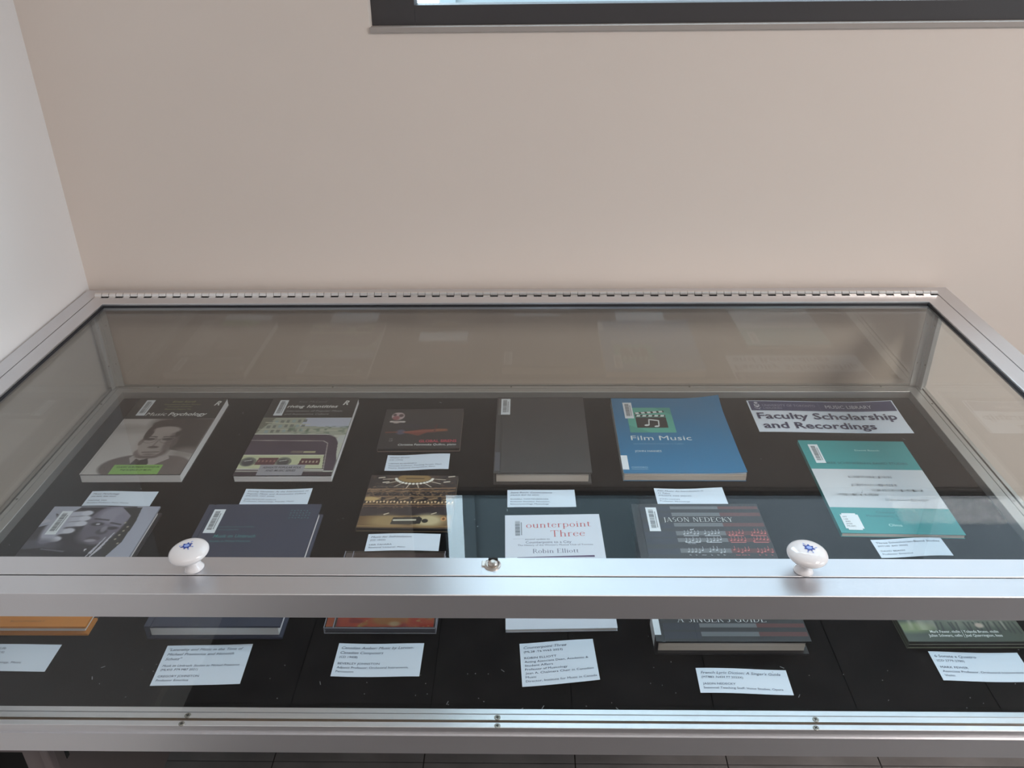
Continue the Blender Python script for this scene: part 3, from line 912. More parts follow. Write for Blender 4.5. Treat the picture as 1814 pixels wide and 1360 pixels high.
# ---- blue book with clapperboard
x, y, r, w_, h_, t = 0.1554, 0.4674, -0.07, 0.1854, 0.2300, 0.0147
o = thing('book', 'blue paperback with curling corners and a clapperboard emblem in a green square', 'book', (x, y, 0), R(r))
Z = t * 1000
bm = bmesh.new()
paper_ridges(bm, .0012, .0008, .0006, w_ - .0005, h_ - .003, t - .0008, 7)
obj('page_block', bm, M_PAGES, o)
def film_z(a, b_):
    u, v_ = a / 185.4, b_ / 230.0
    return 7.5 * max(0, (u - .62) / .38) ** 2 * max(0, (v_ - .78) / .22) ** 1.5 + 2.2 * max(0, (u - .7) / .3) ** 2 * max(0, (.25 - v_) / .25) + .5 * math.sin(u * 3) * (1 - v_) * 0
def sheet(name, w_, h_, t, z, f, m, parent, nx=14, ny=10, shrink=None):
    bm = bmesh.new()
    g = []
    for k in (0, 1):
        g.append([[None] * (nx + 1) for _ in range(ny + 1)])
        for j in range(ny + 1):
            for i in range(nx + 1):
                a, b_ = w_ * i / nx, h_ * j / ny
                ex = shrink(a, b_) if shrink else (0, 0)
                g[k][j][i] = bm.verts.new(((a + ex[0]) * .001, (b_ + ex[1]) * .001, (z + f(a, b_) - (0 if k else t)) * .001))
    for j in range(ny):
        for i in range(nx):
            bm.faces.new((g[1][j][i], g[1][j][i + 1], g[1][j + 1][i + 1], g[1][j + 1][i]))
            bm.faces.new((g[0][j][i], g[0][j + 1][i], g[0][j + 1][i + 1], g[0][j][i + 1]))
    for i in range(nx):
        for j in (0, ny): bm.faces.new((g[0][j][i], g[0][j][i + 1], g[1][j][i + 1], g[1][j][i]))
    for j in range(ny):
        for i in (0, nx): bm.faces.new((g[0][j][i], g[0][j + 1][i], g[1][j + 1][i], g[1][j][i]))
    return obj(name, bm, m, parent)
BLUEC = mat('blue_laminated_cover', C8(45, 120, 165), .38)
sheet('front_cover', 185.4, 230, .7, Z, film_z, BLUEC, o, 24, 20)
for k in range(3):
    sheet('loose_page', 183.5, 228, .15, Z - .9 - k * .4, (lambda kk: lambda a, b_: film_z(a, b_) * (.7 - .2 * kk))(k), M_PAPER, o, 16, 14)
obj('back_cover', boxes((0, 0, 0, w_, h_, .0006)), BLUEC, o)
obj('spine', boxes((-.0006, 0, .0002, .0008, h_, t - .0004)), mat('faded_spine', C8(150, 160, 165), .5), o)
p = Print(Z + .15)
gr = ink(92, 178, 160); gr2 = ink(78, 160, 146); bk = ink(44, 42, 44); ww = ink(225, 232, 232)
p.rect(22, 116, 97, 197, gr); p.poly([(22, 116), (56, 116), (22, 140)], gr2, .05); p.poly([(97, 197), (97, 172), (70, 197)], gr2, .05)
p.rect(35, 131, 86, 165, bk, .1); p.poly([(35, 166.5), (86, 166.5), (86, 173), (35, 173)], bk, .1); p.poly([(35, 174.5), (85, 181), (85, 187), (35, 181)], bk, .1)
for k in range(5):
    a = 37 + k * 10
    p.poly([(a, 167), (a + 6, 167), (a + 7.5, 172.5), (a + 1.5, 172.5)], ww, .2)
    p.poly([(a, 175.2 + k * 1.25), (a + 6, 176 + k * 1.25), (a + 5, 181.2 + k * 1.25), (a - 1, 180.4 + k * 1.25)], ww, .2)
p.seg(55, 139, 57, 158, 2, ww, .2); p.seg(71, 136, 72.5, 154, 2, ww, .2); p.seg(56.2, 157.5, 73, 153.5, 3.2, ww, .2)
p.ring(51.5, 139, 4.2, 2.6, ww, 14, .2, .2); p.ring(67.5, 135.5, 4.2, 2.6, ww, 14, .2, .2)
p.text('Film Music', 21, 93, 13.5, ww, 97)
p.text('AN INTRODUCTION IN 11 TAKES', 23, 80, 4, ink(120, 165, 195), 80); p.text('JOHN HAINES', 23, 58, 5.4, ww, 42); p.text('OXFORD', 13, 12.5, 5, ink(170, 200, 220), 25); p.rect(13, 9.5, 38, 10.2, ink(170, 200, 220))
p.build('lettering', o)
obj('spine_label', boxes((-.0007, .009, Z * .001 + .0001, .0093, .048, Z * .001 + .0003)), M_LABEL, o)
barcode(o, 18, 161.5, Z, seed=4)

# ---- teal and white book
TEAL = mat('teal_cover', C8(55, 150, 152), .4)
o, Z = paperback('book', (0.4403, 0.3348, -1.44, 0.1670, 0.2385, 0.0067), 'thin teal softcover with wide white middle band carrying faint music staves', TEAL, M_PAGES)
p = Print(Z + .15)
p.rect(0.2, 58.5, 166.8, 156.5, ink(206, 210, 216)); tl = ink(30, 84, 92)
p.text('David Beach', 82, 208, 4.6, ink(190, 225, 220), 38); p.text('THREE SCHENKERIAN-BASED STUDIES', 20, 170.5, 6, tl, 131)
for x0, x1, y0, c in ((49, 114, 138, (150, 158, 190)), (48, 115, 117, (130, 150, 205)), (73, 148, 104, (160, 165, 175)), (19, 82, 92, (196, 184, 140)), (85, 147, 80, (170, 176, 184))):
    for k in range(4): p.rect(x0, y0 - k * 1.4, x1, y0 - k * 1.4 + .35, ink(*c))
    random.seed(int(x0 + y0))
    for k in range(16):
        a = random.uniform(x0, x1); p.seg(a, y0 - 5, a, y0 + 1.5, .45, ink(*c)); p.ring(a - .7, y0 - random.uniform(0, 5), .9, .6, ink(*c), 8)
p.seg(57, 95, 60, 101, .5, tl); p.ring(57, 95, 1, .7, tl, 8)
tg = ink(46, 118, 126)
p.text('Chamber Works by', 62, 45.5, 5.4, tg, 58); p.text('Mendelssohn, Schumann,', 46, 37, 5.4, tg, 71); p.text('and Brahms', 86, 29.5, 5.4, tg, 35); p.text('Olms', 70, 16, 6, ink(180, 225, 225), 18)
p.build('lettering', o); barcode(o, 12.5, 173, Z, seed=5)
bm = bmesh.new(); box(bm, .009, .0065, Z * .001 + .0003, .034, .044, Z * .001 + .0006)
es = [e for e in bm.edges if abs(e.verts[0].co.z - e.verts[1].co.z) > 1e-5]; bmesh.ops.bevel(bm, geom=es, offset=.003, segments=4, affect='EDGES')
sl = obj('spine_label', bm, M_LABEL, o)
p = Print(Z + .72)
for k, s_ in enumerate(('MT', '140', '.B43', '2020', 'MUSIC')): p.text(s_, 12, 34 - k * 5.2, 3.0, M_INK)
p.build('call_number', sl)

# ---- black and white face book (orange cloth back)
JKT = mat('grey_jacket', C8(150, 152, 166), .4)
JKB = mat('dark_jacket_flap', C8(44, 43, 46), .5)
ORG = mat('orange_cloth', C8(222, 142, 62), .6, bump=(900, .2))
o, Z = hardback('book', (-0.6680, 0.1434, 0.20, 0.1530, 0.2381, 0.0142), 'orange edged hardback whose cover shows a black and white face behind a hand', JKT, M_PAGESW, back=JKB, inset=.0042, groove=False)
o.location.x -= .0012
P = Paint(153, 212, 1.0, (168, 172, 188))
ox, oy = 0, 26     # picture origin in book millimetres
def E(x_, y_, *a, **k): P.ell(x_, y_ - oy, *a, **k)
def PL(pts, *a, **k): P.poly([(q[0], q[1] - oy) for q in pts], *a, **k)
def LN(x0, y0, x1, y1, *a, **k): P.line(x0, y0 - oy, x1, y1 - oy, *a, **k)
PL([(0, 26), (0, 190), (20, 200), (10, 222), (26, 214), (40, 236), (120, 238), (130, 205), (131, 160), (122, 130), (110, 26)], (50, 48, 56))
PL([(0, 218), (12, 236), (0, 236)], (170, 172, 186)); PL([(0, 196), (12, 204), (6, 208), (0, 206)], (190, 190, 200))
E(90, 196, 27, 44, (112, 108, 122), soft=.12, rot=.1)
E(98, 218, 24, 20, (148, 146, 162), soft=.4); E(80, 176, 18, 20, (104, 100, 112), soft=.4, a=.8); E(109, 206, 10, 18, (136, 134, 150), soft=.5)
E(80, 197, 9, 4, (60, 56, 64), soft=.5); E(81, 197, 3, 2, (190, 190, 200), soft=.4); E(105, 188, 8, 3.6, (58, 54, 62), soft=.5)
LN(72, 209, 92, 206, 3, (62, 58, 66), 1.5); LN(98, 200, 113, 196, 3, (62, 58, 66), 1.5)
E(93, 180, 8, 6, (76, 72, 82), soft=.4); E(94, 186, 4, 7, (150, 148, 160), soft=.6, a=.8); E(88, 165, 10, 5, (88, 80, 90), soft=.4); E(86, 161, 8, 3, (156, 152, 164), soft=.5)
PL([(100, 236), (128, 236), (132, 200), (130, 160), (118, 120), (110, 150), (118, 190), (120, 215)], (46, 46, 46))
for a, b_ in ((64, 222), (66, 210), (66, 198), (56, 182), (46, 164)):
    LN(22, b_ - 4, a - 10, b_, 11.5, (188, 190, 204), 2); E(a - 9, b_, 8, 6, (206, 208, 220), soft=.4)
    LN(24, b_ - 10.5, a - 6, b_ - 6.5, 1.6, (84, 82, 94), 1.5)
E(24, 190, 14, 36, (176, 178, 194), soft=.4)
E(18, 150, 30, 14, (96, 96, 110), soft=.6, a=.7)
for k in range(5): LN(104 - k * 2.4, 168 - k * 10, 98 - k * 2.4, 130 - k * 4, 1.5, (196, 196, 208), .8); LN(112 - k, 178 - k * 8, 103 - k, 140 - k * 4, 1.3, (206, 206, 216), .8)
PL([(128, 120), (151, 236), (151, 120)], (168, 172, 188), a=.0)
for k in range(6): E(118 + (k * 7) % 9, 200 - k * 9, 1.4, 2, (170, 166, 150), soft=.5)
PL([(0, 26), (0, 142), (30, 146), (60, 138), (98, 134), (104, 60), (98, 26)], (40, 38, 46)); LN(28, 143, 60, 138, 2, (120, 122, 134), 2)
LN(98, 140, 93, 120, 1.4, (206, 206, 216)); PL([(86, 144), (90, 144), (88, 138)], (220, 220, 226))
P.build('cover_picture', o, 0, oy, Z + .1)
obj('orange_band', boxes((0, -.0002, Z * .001 - .0028, .1532, .0262, Z * .001 + .0001), (0, -.0002, -.0001 + .0001, .1532, .0262, .0029)), ORG, o)
p = Print(Z + .2); p.text('BLOOMSBURY', 59, 7, 3.2, ink(170, 110, 50), 42); p.build('lettering', o)
barcode(o, 17, 174, Z + .05, seed=6)

# ---- slate blue hardback
o, Z = hardback('book', (-0.4420, 0.1379, 0.47, 0.1610, 0.2402, 0.0209), 'slate blue hardback with small green lettering and dot pattern in its corner', mat('slate_blue_cloth', C8(58, 63, 82), .6, bump=(900, .15)), M_PAGESW)
p = Print(Z + .1)
tq = ink(72, 140, 140); tq2 = ink(66, 112, 118)
p.text('Musik im Umbruch', 29, 165, 7, tq, 57, .12, .004); p.text('Studien zu Michael Praetorius', 27, 156, 3.6, tq, 55, .12)
p.text('Neue Heinrich-Schutz-Schriften', 27, 187, 3.4, tq2, 52, .12); p.text('Herausgegeben', 29, 181, 3.4, tq2, 30, .12)
for j in range(4):
    for i in range(7 if j else 6):
        a = 121 + i * 4.4; b_ = 225 - j * 5.6
        if (i + j) % 2: p.poly([(a, b_ - 1), (a + 2, b_ - 1), (a + 1, b_ + 1)], tq)
        else: p.seg(a, b_, a + 2, b_ + 1, .8, tq)
p.build('lettering', o); barcode(o, 12, 175, Z, w_=16, seed=7)

# ---- organ CD
o, Z = cd_sleeve((-0.2300, 0.3440, -.8, 0.1330, 0.1300, 0.0060), 'music sleeve with brown and gold picture of lamps radiating around a ceiling rosette', mat('umber_card', C8(50, 42, 40), .4), mat('umber_edge', C8(110, 96, 80), .5))
P = Paint(131, 129, .8, (44, 38, 40))
m_ = P.noise(5, 2, .55, .85); P.mix(m_ * (P.Y > 80), (96, 74, 60), .7)
P.ell(66, 122, 40, 22, (74, 58, 50), .3); P.ell(66, 122, 25, 11.5, (150, 122, 78), .12); P.line(54, 121, 80, 121, 2.2, (84, 62, 44), 1.4)
for k in range(15):
    a = R(-172 + k * 164 / 14)
    cx, cy = 66 + 28 * math.cos(a), 122 + 15 * math.sin(a)
    P.ell(cx, cy, 2.4, 2.4, (240, 236, 224), .5)
    if k % 2 == 0: P.line(66 + 32 * math.cos(a), 122 + 18 * math.sin(a), 66 + 48 * math.cos(a), 122 + 28 * math.sin(a), 1.4, (214, 200, 180), .7)
for a, b_ in ((12, 122), (20, 110), (118, 126), (112, 112)): P.line(a, b_, a + 8, b_ + 1.5, 2.6, (220, 208, 190), .8)
P.mix(P.noise(2.5, 1.6, .6, .9) * ((P.Y < 100) & (P.Y > 45)), (168, 136, 100), .8)
P.line(0, 92, 131, 97, 2.4, (150, 118, 90), 1); P.line(0, 86, 131, 90, 3.5, (110, 84, 62), 1)
for k in range(6):
    x_ = 6 + k * 22; P.line(x_, 86, x_ + 12, 90, 1, (170, 140, 110), .8); P.line(x_ + 2, 84, x_ + 8, 72, 1.2, (128, 98, 74), 1)
P.line(0, 74, 131, 76, 2.6, (140, 112, 84), 1)
for k in range(6): P.poly([(6 + k * 21, 74), (20 + k * 21, 76), (24 + k * 21, 68), (12 + k * 21, 64)], (112, 88, 66), .8); P.line(8 + k * 21, 66, 22 + k * 21, 72, 1, (206, 176, 136), .8)
P.ell(8, 68, 14, 5, (190, 160, 110), .5)
for k in range(26): P.ell(4 + k * 5, 60 + (k % 3), 1.5, 2.4, (222, 190, 146), .5)
P.line(0, 55, 131, 57, 2, (176, 138, 96), 1); P.line(0, 50, 131, 52, 3, (96, 72, 60), 1.5)
P.poly([(0, 30), (131, 34), (131, 50), (0, 44)], (58, 48, 50), .9)
P.poly([(0, 0), (131, 0), (131, 31), (0, 27)], (112, 86, 54)); P.ell(40, 16, 26, 14, (172, 148, 104), .8, a=.8); P.ell(98, 18, 22, 14, (214, 200, 160), .8, a=.9)
P.line(0, 4, 131, 5, 2, (150, 122, 80), 1); P.line(0, 0, 131, 0, 2, (70, 54, 38), 1)
P.poly([(46, 8), (82, 9), (84, 26), (48, 24)], (62, 58, 52)); P.line(50, 18, 80, 19, 3.5, (214, 210, 190), 1); P.poly([(80, 10), (84, 28), (90, 22), (88, 10)], (48, 44, 42)); P.ell(94, 17, 4.5, 4.5, (52, 50, 46), .2)
P.ell(120, 22, 4, 5, (216, 160, 110), .4); P.ell(120, 22, 2, 3, (120, 88, 56), .4); P.line(34, 31, 40, 34, 2, (220, 205, 180)); P.line(102, 33, 108, 36, 2, (220, 205, 180))
P.build('cover_picture', o, 1, .6, Z + .1)
p = Print(Z + .2); p.text('MUSIC FOR SELF-ISOLATION', 14, 99, 2.6, ink(120, 112, 108), 40); p.build('lettering', o)

# ---- white softcover with red seriffed title
WC = mat('white_laminated_cover', (.74, .78, .88), .35)
o, Z = paperback('book', (-0.0159, 0.1517, 1.54, 0.1337, 0.2234, 0.0048), 'thin white softcover with red seriffed two line title and violet rule', WC, M_PAGESW, ct=.0004)
p = Print(Z + .12)
rd = ink(205, 92, 92, .5); vi = ink(84, 84, 112, .5); vt = ink(100, 78, 112, .5)
p.text('ounterpoint', 29.5, 193.5, 13.5, rd, 90.5, serif=True, slope=.02); p.text('Three', 63, 173.5, 14, rd, 47, serif=True, slope=.02)
p.text('second update to', 27, 167.5, 3.4, vi, 34, .12); p.text('Counterpoint to a City', 28, 160, 5, vi, 62); p.text("The History of the Women's Musical Club of Toronto", 17, 154.8, 3.2, vi, 102)
p.text('Robin Elliott', 37, 139.5, 8.6, vi, 62, serif=True)
p.poly([(16, 130.5), (119, 130), (119, 134), (16, 131.5)], vt)
p.build('lettering', o)
barcode(o, 11, 170, Z + .02, m=WC, w_=15, h_=44, seed=8)

# ---- black hardback with score bands
BK = mat('black_laminated_cover', C8(36, 36, 40), .32)
o, Z = hardback('book', (0.1574, 0.1171, 0.25, 0.1769, 0.2628, 0.0217), 'thick black hardback with grey and red bands of music score and spaced white capitals', BK, M_PAGES)
p = Print(Z + .1)
gy = ink(96, 98, 102); rdb = ink(92, 48, 46); bl = ink(38, 39, 52); st = ink(190, 192, 196); rs = ink(206, 104, 100)
for yb, tt in ((250, 6.5), (234, 8), (211, 8), (192, 9), (178, 8), (156, 8.5), (130, 8.5), (104, 8.5), (82, 8), (52, 8), (22, 6.5), (8, 7)):
    p.rect(53.5, yb, 120, yb + tt, gy); p.rect(120, yb, 175.5, yb + tt, rdb, .01); p.rect(11, yb - 4, 53, yb + tt, bl, -.02)
    for k in range(5):
        p.rect(53.5, yb + .4 + k * (tt - 1) / 4, 120, yb + .75 + k * (tt - 1) / 4, ink(132, 134, 138), .04)
random.seed(11)
for yb in (192, 178, 156, 130, 104):
    for x0, cc in ((64, st), (92, st), (124, rs), (154, rs)):
        n_ = 5
        for k in range(n_):
            a = x0 + k * 4.6; b_ = yb + random.uniform(0, 6)
            p.ring(a, b_, 1.5, 1.1, cc, 8, .3, .08); p.seg(a + 1.2, b_, a + 1.2, b_ + 8, .5, cc, .08)
        if yb > 170: p.rect(x0 - 1, yb - 1.5, x0 + 19, yb - .3, cc, .08)
        else:
            for k in range(3): p.text(random.choice(('la', 'de', 'mon', 'fo', 'ce')), x0 + k * 8, yb - 5.5, 2.4, cc, dz=.08)
p.text('mf', 73, 203, 3.4, st, shear=.3, bold=.02, dz=.08); p.text('Ma belle', 66, 174, 2.2, st, dz=.08)
p.text('JASON NEDECKY', 41, 221.5, 9.8, ink(210, 210, 206), 94.5, serif=True, dz=.1)
p.text("A SINGER'S", 29, 30.5, 9.8, ink(226, 228, 228), 62, serif=True, dz=.1); p.text('GUIDE', 97, 30.5, 9.8, ink(226, 228, 228), 36, serif=True, dz=.1)
p.build('lettering', o); barcode(o, 19, 201, Z, seed=9)
obj('spine_label', boxes((-.0003, .010, .004, -.0001, .045, .0200), (-.0003, .010, Z * .001 + .00005, .0072, .045, Z * .001 + .0003)), M_LABEL, o)

# ---- jewel case with orange and red cover
x, y, r, w_, h_, t = -0.2331, 0.1487, .1, 0.1344, 0.1420, 0.0090
o = thing('music_case', 'clear plastic jewel case with fiery orange and red marbled cover', 'cd case', (x, y, 0), R(r))
M_PLAS = glass_mat('clear_plastic', (.98, .98, .985), .04)
M_PLEDGE = mat('plastic_edge', (.32, .32, .38), .2, spec=.8)
obj('disc_tray', boxes((.0015, .0015, .0012, w_ - .0015, h_ - .0015, t - .0022)), mat('grey_tray', (.10, .10, .12), .4), o)
obj('plastic_lid', boxes((.0, 0, t - .0006, w_, h_, t)), M_PLAS, o)
obj('plastic_edge', boxes((0, 0, 0, w_, .0008, .0011), (0, 0, 0, .0008, h_, .0011), (w_ - .0008, 0, 0, w_, h_, .0011), (0, 0, t - .0012, w_, .0007, t + .0001), (.011, 0, t - .0006, .0118, h_, t + .0001),
                          (0, 0, t - .0012, .0007, h_, t + .0001), (w_ - .0009, 0, t - .001, w_, h_, t + .0001), (0, 0, 0, .0012, .0012, t), (w_ - .0012, 0, 0, w_, .0012, t)), M_PLEDGE, o)
P = Paint(117, 136, .8, (232, 78, 48))
a = P.noise(16, 12); b_ = P.noise(7, 5); c = P.noise(3, 2.5)
P.mix(np.clip(a * 1.4 - .5, 0, 1), (246, 142, 62)); P.mix(np.clip(a * .6 + b_ * .6 - .72, 0, 1) * 4, (224, 168, 84)); P.mix(np.clip(c * .6 + b_ * .5 - .78, 0, 1) * 6, (236, 206, 130), .9)
P.mix(np.clip(P.noise(9, 9) - .62, 0, 1) * 4, (190, 50, 58), .8)
P.ell(60, 12, 20, 10, (214, 160, 82), .6, a=.9); P.ell(70, 5, 7, 4, (240, 226, 180), .8)
P.mix((P.Y - 116) / 3, (52, 42, 48)); P.ell(30, 128, 14, 4, (110, 92, 92), .8, a=.7); P.ell(80, 127, 26, 6, (78, 66, 84), .7, a=.7)
P.build('booklet', o, 14, 3.2, (t - .0010) * 1000)
P = Paint(8.5, 112, .8, (240, 130, 62)); P.mix(P.noise(4, 4), (220, 82, 50), .7); P.build('inlay_strip', o, 1.8, 3.5, (t - .0012) * 1000)

# ---- CD with woodland picture
o, Z = cd_sleeve((0.4505, 0.1295, 0.51, 0.1400, 0.1250, 0.0108), 'music sleeve with dim green woodland picture and two lines of white names', mat('olive_card', C8(70, 76, 66), .35), mat('grey_green_edge', C8(128, 132, 118), .4))
obj('inner_panel', boxes((.0, .0004, .0052, .1395, .1246, .0060)), mat('grey_green_edge', C8(150, 150, 138), .4), o)
P = Paint(138.5, 124, .9, (78, 88, 78))
P.mix(P.noise(30, 14), (58, 66, 58), .7); P.ell(12, 22, 26, 8, (142, 156, 104), .8, a=.7); P.ell(90, 30, 50, 9, (150, 146, 130), 1.0, a=.5)
P.mix(P.noise(4, 30, .5, .9) * (P.Y > 18), (196, 190, 176), .5)
rn = random.Random(4)
for k in range(16):
    a = 44 + k * 6 + rn.uniform(-2, 2); P.line(a, 30, a + rn.uniform(-2, 3), 12 + rn.uniform(0, 6), 2, (48, 52, 50), 1.5, a=.8)
P.ell(92, 25, 5, 4, (190, 170, 156), .6)
P.build('cover_picture', o, .7, .5, Z + .1)
p = Print(Z + .25)
wn = ink(235, 238, 235)
p.text('Mark Fewer, violin | Yolanda Bruno, violin', 31, 13.5, 4.2, wn, 79, 0, .01); p.text('Julian Schwarz, cello | Joel Quarrington, bass', 27, 7.4, 4.2, wn, 85, 0, .01)
p.build('lettering', o)

# ================================================================== banner sign
def wavy(ax, ay, ph, w_, h_, corner=0.0):
    def f(a, b_):
        u, v_ = a / w_, b_ / h_
        return ax * (math.sin(u * math.pi * 1.6 + ph) + 1) * .5 + ay * (math.sin(v_ * 3 + ph * 2) + 1) * .3 + corner * max(0, u - .75) * 4 * max(0, v_ - .3)
    return f


f = wavy(1.6, .8, 1.2, 252.4, 105.3, 4)
root = thing('banner_sign', 'wide paper banner with navy strip and large bold lettering near the case corner', 'sign', (0.3937, 0.6066, 0), R(-.81))
sheet('paper', 252.4, 105.3, .25, .5, f, M_PAPER, root, 60, 14)
p = Print(.95, f)
nv = ink(52, 56, 98, .6)
# navy strip is cut into cells so that it follows the curl of the paper
for k in range(42):
    for j in range(8):
        p.rect(2.5 + k * 5.89, 70.5 + j * 4.0625, 2.5 + (k + 1) * 5.89, 70.5 + (j + 1) * 4.0625, nv)
bt = ink(50, 54, 92, .6)
p.text('Faculty Scholarship', 8, 42.5, 20, bt, 234, 0, .018, dz=.3); p.text('and Recordings', 11, 11.5, 20, bt, 186, 0, .018, dz=.3)
sv = ink(200, 202, 214, .6)
p.text('UNIVERSITY OF TORONTO', 24, 84, 7.5, ink(150, 152, 172), 91, dz=.25); p.text('LIBRARIES', 24, 76, 5, ink(150, 152, 172), 32, dz=.25); p.text('MUSIC LIBRARY', 132, 79.5, 11, sv, 79, 0, 0.0, dz=.3)
p.rect(121.5, 74, 122, 99, ink(110, 112, 140), .08)
# crest: shield, crown and scroll
p.poly([(10, 92), (19, 92), (19, 85), (14.5, 80), (10, 85)], sv, .08); p.ring(14.5, 97, 3.4, 2.8, sv, 12, 0, .08); p.seg(14.5, 92, 14.5, 99.5, .8, sv, .08)
p.poly([(11.5, 90.5), (17.5, 90.5), (17.5, 87), (11.5, 87)], nv, .12); p.seg(9, 80, 14, 76, 1.2, sv, .08); p.seg(20, 80, 15, 76, 1.2, sv, .08); p.seg(12, 78, 18, 74, .9, sv, .08)
p.build('lettering', root)

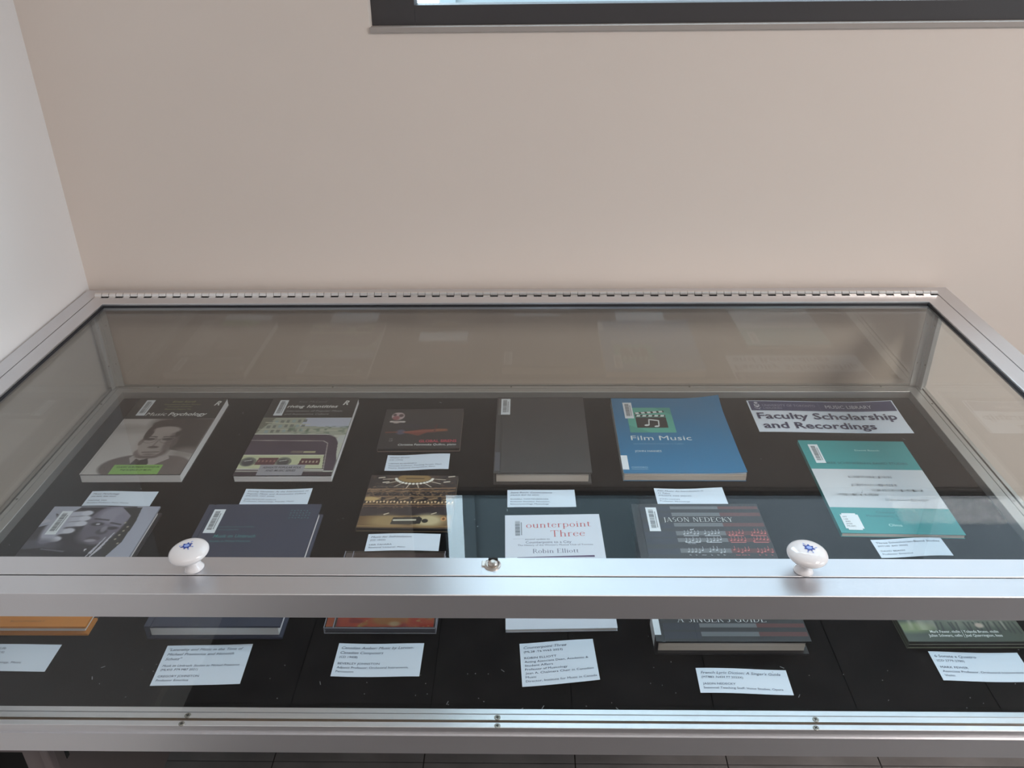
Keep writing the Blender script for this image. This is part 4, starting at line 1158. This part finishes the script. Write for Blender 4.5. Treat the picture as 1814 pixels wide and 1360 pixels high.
# ================================================================== caption cards
CI = ink(78, 92, 118, .7)
GRP = 'caption cards lying on the black felt'
CARDS = [
    ((-0.6435, 0.4008, 0.39, 100.0, 36.2), 'white caption card in front of the paperback with the grey portrait', (1.4, .0),
     [('Music Psychology', 1, 4.6, 40), ('(ML3830 .K85 2022)', 0, 3.4, 37), None, ('DAPHNE TAN', 0, 3.4, 27), ('Assistant Professor: Music Theory', 0, 3.4, 62)]),
    ((-0.4115, 0.3886, 1.35, 100.0, 54.2), 'white caption card partly hidden behind the slate blue hardback', (1.8, .5),
     [('Driving Identities: At the Intersection of', 1, 4.4, 91), ('Popular Music and Automotive Culture', 1, 4.4, 88), ('(ML3470 .M27 2020)', 0, 3.4, 42), None, ('KEN MCLEOD (editor)', 0, 3.4, 46), ('Professor: Musicology, Popular Music', 0, 3.4, 74)]),
    ((-0.2121, 0.4930, 1.22, 99.6, 44.3), 'white caption card between the black sleeve and the brown and gold one', (2.6, .6),
     [('Global Sirens', 1, 4.4, 31), ('(CD 17994)', 0, 3.6, 21), None, ('LARYSA KUZMENKO', 0, 3.6, 44), ('Associate Professor, Teaching Stream: Music', 0, 3.6, 84), ('Theory, Keyboard, Composition, Piano', 0, 3.6, 74)]),
    ((-0.2105, 0.3004, 0.49, 100.4, 36.8), 'white caption card just in front of the brown and gold music sleeve', (1.6, .3),
     [('Music for Self-Isolation', 1, 4.6, 56), ('(CD 18426)', 0, 3.6, 21), None, ('LISA TAHARA', 0, 3.6, 31), ('Sessional Lecturer: Piano', 0, 3.6, 50)]),
    ((-0.0191, 0.3992, 1.17, 100.0, 42.7), 'white caption card in front of the plain charcoal hardback', (.8, .3),
     [('Steve Reich: Conversations', 1, 4.4, 62), ('(ML410 .R27 A5 2022)', 0, 3.4, 42), None, ('RUSSELL HARTENBERGER', 0, 3.6, 56), ('Professor Emeritus: Percussion,', 0, 3.6, 58), ('Ethnomusicology, Musicology', 0, 3.6, 56)]),
    ((0.1994, 0.3885, 1.11, 101.8, 57.2), 'white caption card in front of the blue paperback, lower part hidden', (2.4, .4),
     [('Film Music: An Introduction in', 1, 4.4, 68), ('11 Takes', 1, 4.4, 18), ('(ML2075 .H35 2021X)', 0, 3.6, 48), None, ('JOHN HAINES', 0, 3.6, 30), ('Professor: Musicology', 0, 3.6, 44)]),
    ((0.4792, 0.2894, 1.93, 95.6, 38.2), 'white caption card in front of the teal and white softcover', (2.6, .8),
     [('Three Schenkerian-Based Studies', 0, 4.6, 86), ('(MT140 .B43 2020)', 0, 3.6, 40), None, ('DAVID BEACH', 0, 3.6, 32), ('Professor Emeritus', 0, 3.6, 40)]),
    ((-0.6394, 0.0866, 0.30, 99.3, 41.4), 'white caption card in front of the orange edged hardback', (1.0, .2),
     [("                   A Musical Life", 1, 4.6, 33, 4), ('(ML420 .B16 2021X)', 0, 3.8, 36, 2), None, ('JAMES CAMPBELL', 0, 3.8, 34, 2), ('Professor: Musicology, Music', 0, 3.8, 62, 4), ('and Media', 0, 3.8, 24, 20)]),
    ((-0.4110, 0.0667, 2.33, 100.0, 60.2), 'tall white caption card in front of the slate blue hardback', (.8, .3),
     [('"Laterality and Music in the Time of', 1, 4.8, 86), ('Michael Praetorius and Heinrich', 1, 4.8, 77), ('Schutz"', 1, 4.8, 19), None, ('Musik im Umbruch: Studien zu Michael Praetorius', 1, 3.9, 88), ('(ML410 .P79 M87 2021)', 0, 3.9, 42), None, ('GREGORY JOHNSTON', 0, 3.9, 46), ('Professor Emeritus', 0, 3.9, 36)]),
    ((-0.2117, 0.0819, -0.19, 100.4, 50.3), 'white caption card in front of the fiery orange jewel case', (1.8, .4),
     [('Canadian Amber: Music by Latvian-', 1, 4.8, 85), ('Canadian Composers', 1, 4.8, 50), ('(CD 19408)', 0, 3.8, 21), None, ('BEVERLEY JOHNSTON', 0, 3.8, 48), ('Adjunct Professor: Orchestral Instruments,', 0, 3.8, 82), ('Percussion', 0, 3.8, 20)]),
    ((0.0045, 0.0690, 3.3, 86.3, 64.5), 'squarish white caption card in front of the thin white softcover, corner curling', (2.5, .5),
     [('Counterpoint Three', 1, 5.0, 50), ('(ML28 .T6 W65 2023)', 0, 3.8, 45), None, ('ROBIN ELLIOTT', 0, 3.8, 37), ('Acting Associate Dean, Academic &', 0, 3.8, 73), ('Student Affairs', 0, 3.8, 32), ('Professor of Musicology', 0, 3.8, 48), ('Jean A. Chalmers Chair in Canadian', 0, 3.8, 77), ('Music', 0, 3.8, 12), ('Director, Institute for Music in Canada', 0, 3.8, 80)]),
    ((0.1999, 0.0614, -1.04, 101.2, 35.6), 'white caption card in front of the thick black hardback', (1.6, .4),
     [("French Lyric Diction: A Singer's Guide", 1, 4.6, 89), ('(MT883 .N434 F7 2023X)', 0, 3.6, 46), None, ('JASON NEDECKY', 0, 3.6, 36), ('Sessional Teaching Staff: Voice Studies, Opera', 0, 3.6, 87)]),
    ((0.4715, 0.0804, -0.65, 101.2, 43.1), 'white caption card in front of the dim green woodland sleeve', (1.6, .4),
     [('6 Sonate a Quattro', 0, 4.8, 47), ('(CD 2779-2780)', 0, 3.8, 31), None, ('MARK FEWER', 0, 3.8, 31), ('Associate Professor, Orchestral Instruments:', 0, 3.8, 90), ('Violin', 0, 3.8, 11)]),
]
for n_, (sp, lab, (wa, wb), lines) in enumerate(CARDS):
    x, y, r, w_, h_ = sp
    corner = 5.0 if n_ == 10 else 0.0
    def mk(wa, wb, ph, w_, h_, n_):
        def g(a, b_):
            u, v_ = a / w_, b_ / h_
            z = wa * (math.sin(u * math.pi * 1.5 + ph) + 1) * .5 + wb * (math.cos(v_ * 3) + 1) * .3
            if n_ == 10: z += 5.5 * max(0, (u - .35) / .65) ** 2 * (1 - v_ * .55)
            return z
        return g
    f = mk(wa, wb, n_ * 1.7 + .4, w_, h_, n_)
    root = thing('caption_card', lab, 'card', (x, y, 0), R(r), GRP)
    sheet('paper', w_, h_, .22, .35, f, M_PAPER, root, 30, 12)
    p = Print(.62, f)
    tot = sum((l[2] * 1.42 if l else 3.6) for l in lines)
    avail = h_ - 7.5 if n_ not in (1, 5) else tot
    k = min(1.25, avail / tot)
    yy = h_ - 3.2
    for l in lines:
        if l is None:
            yy -= 3.6 * k; continue
        yy -= l[2] * 1.42 * k
        p.text(l[0].strip(), l[4] if len(l) > 4 else 4.5, yy + .35 * l[2] * k, l[2] * .74 * min(k, 1.1), CI, min(l[3], w_ - 7), .28 if l[1] else 0.0)
    p.build('lettering', root)
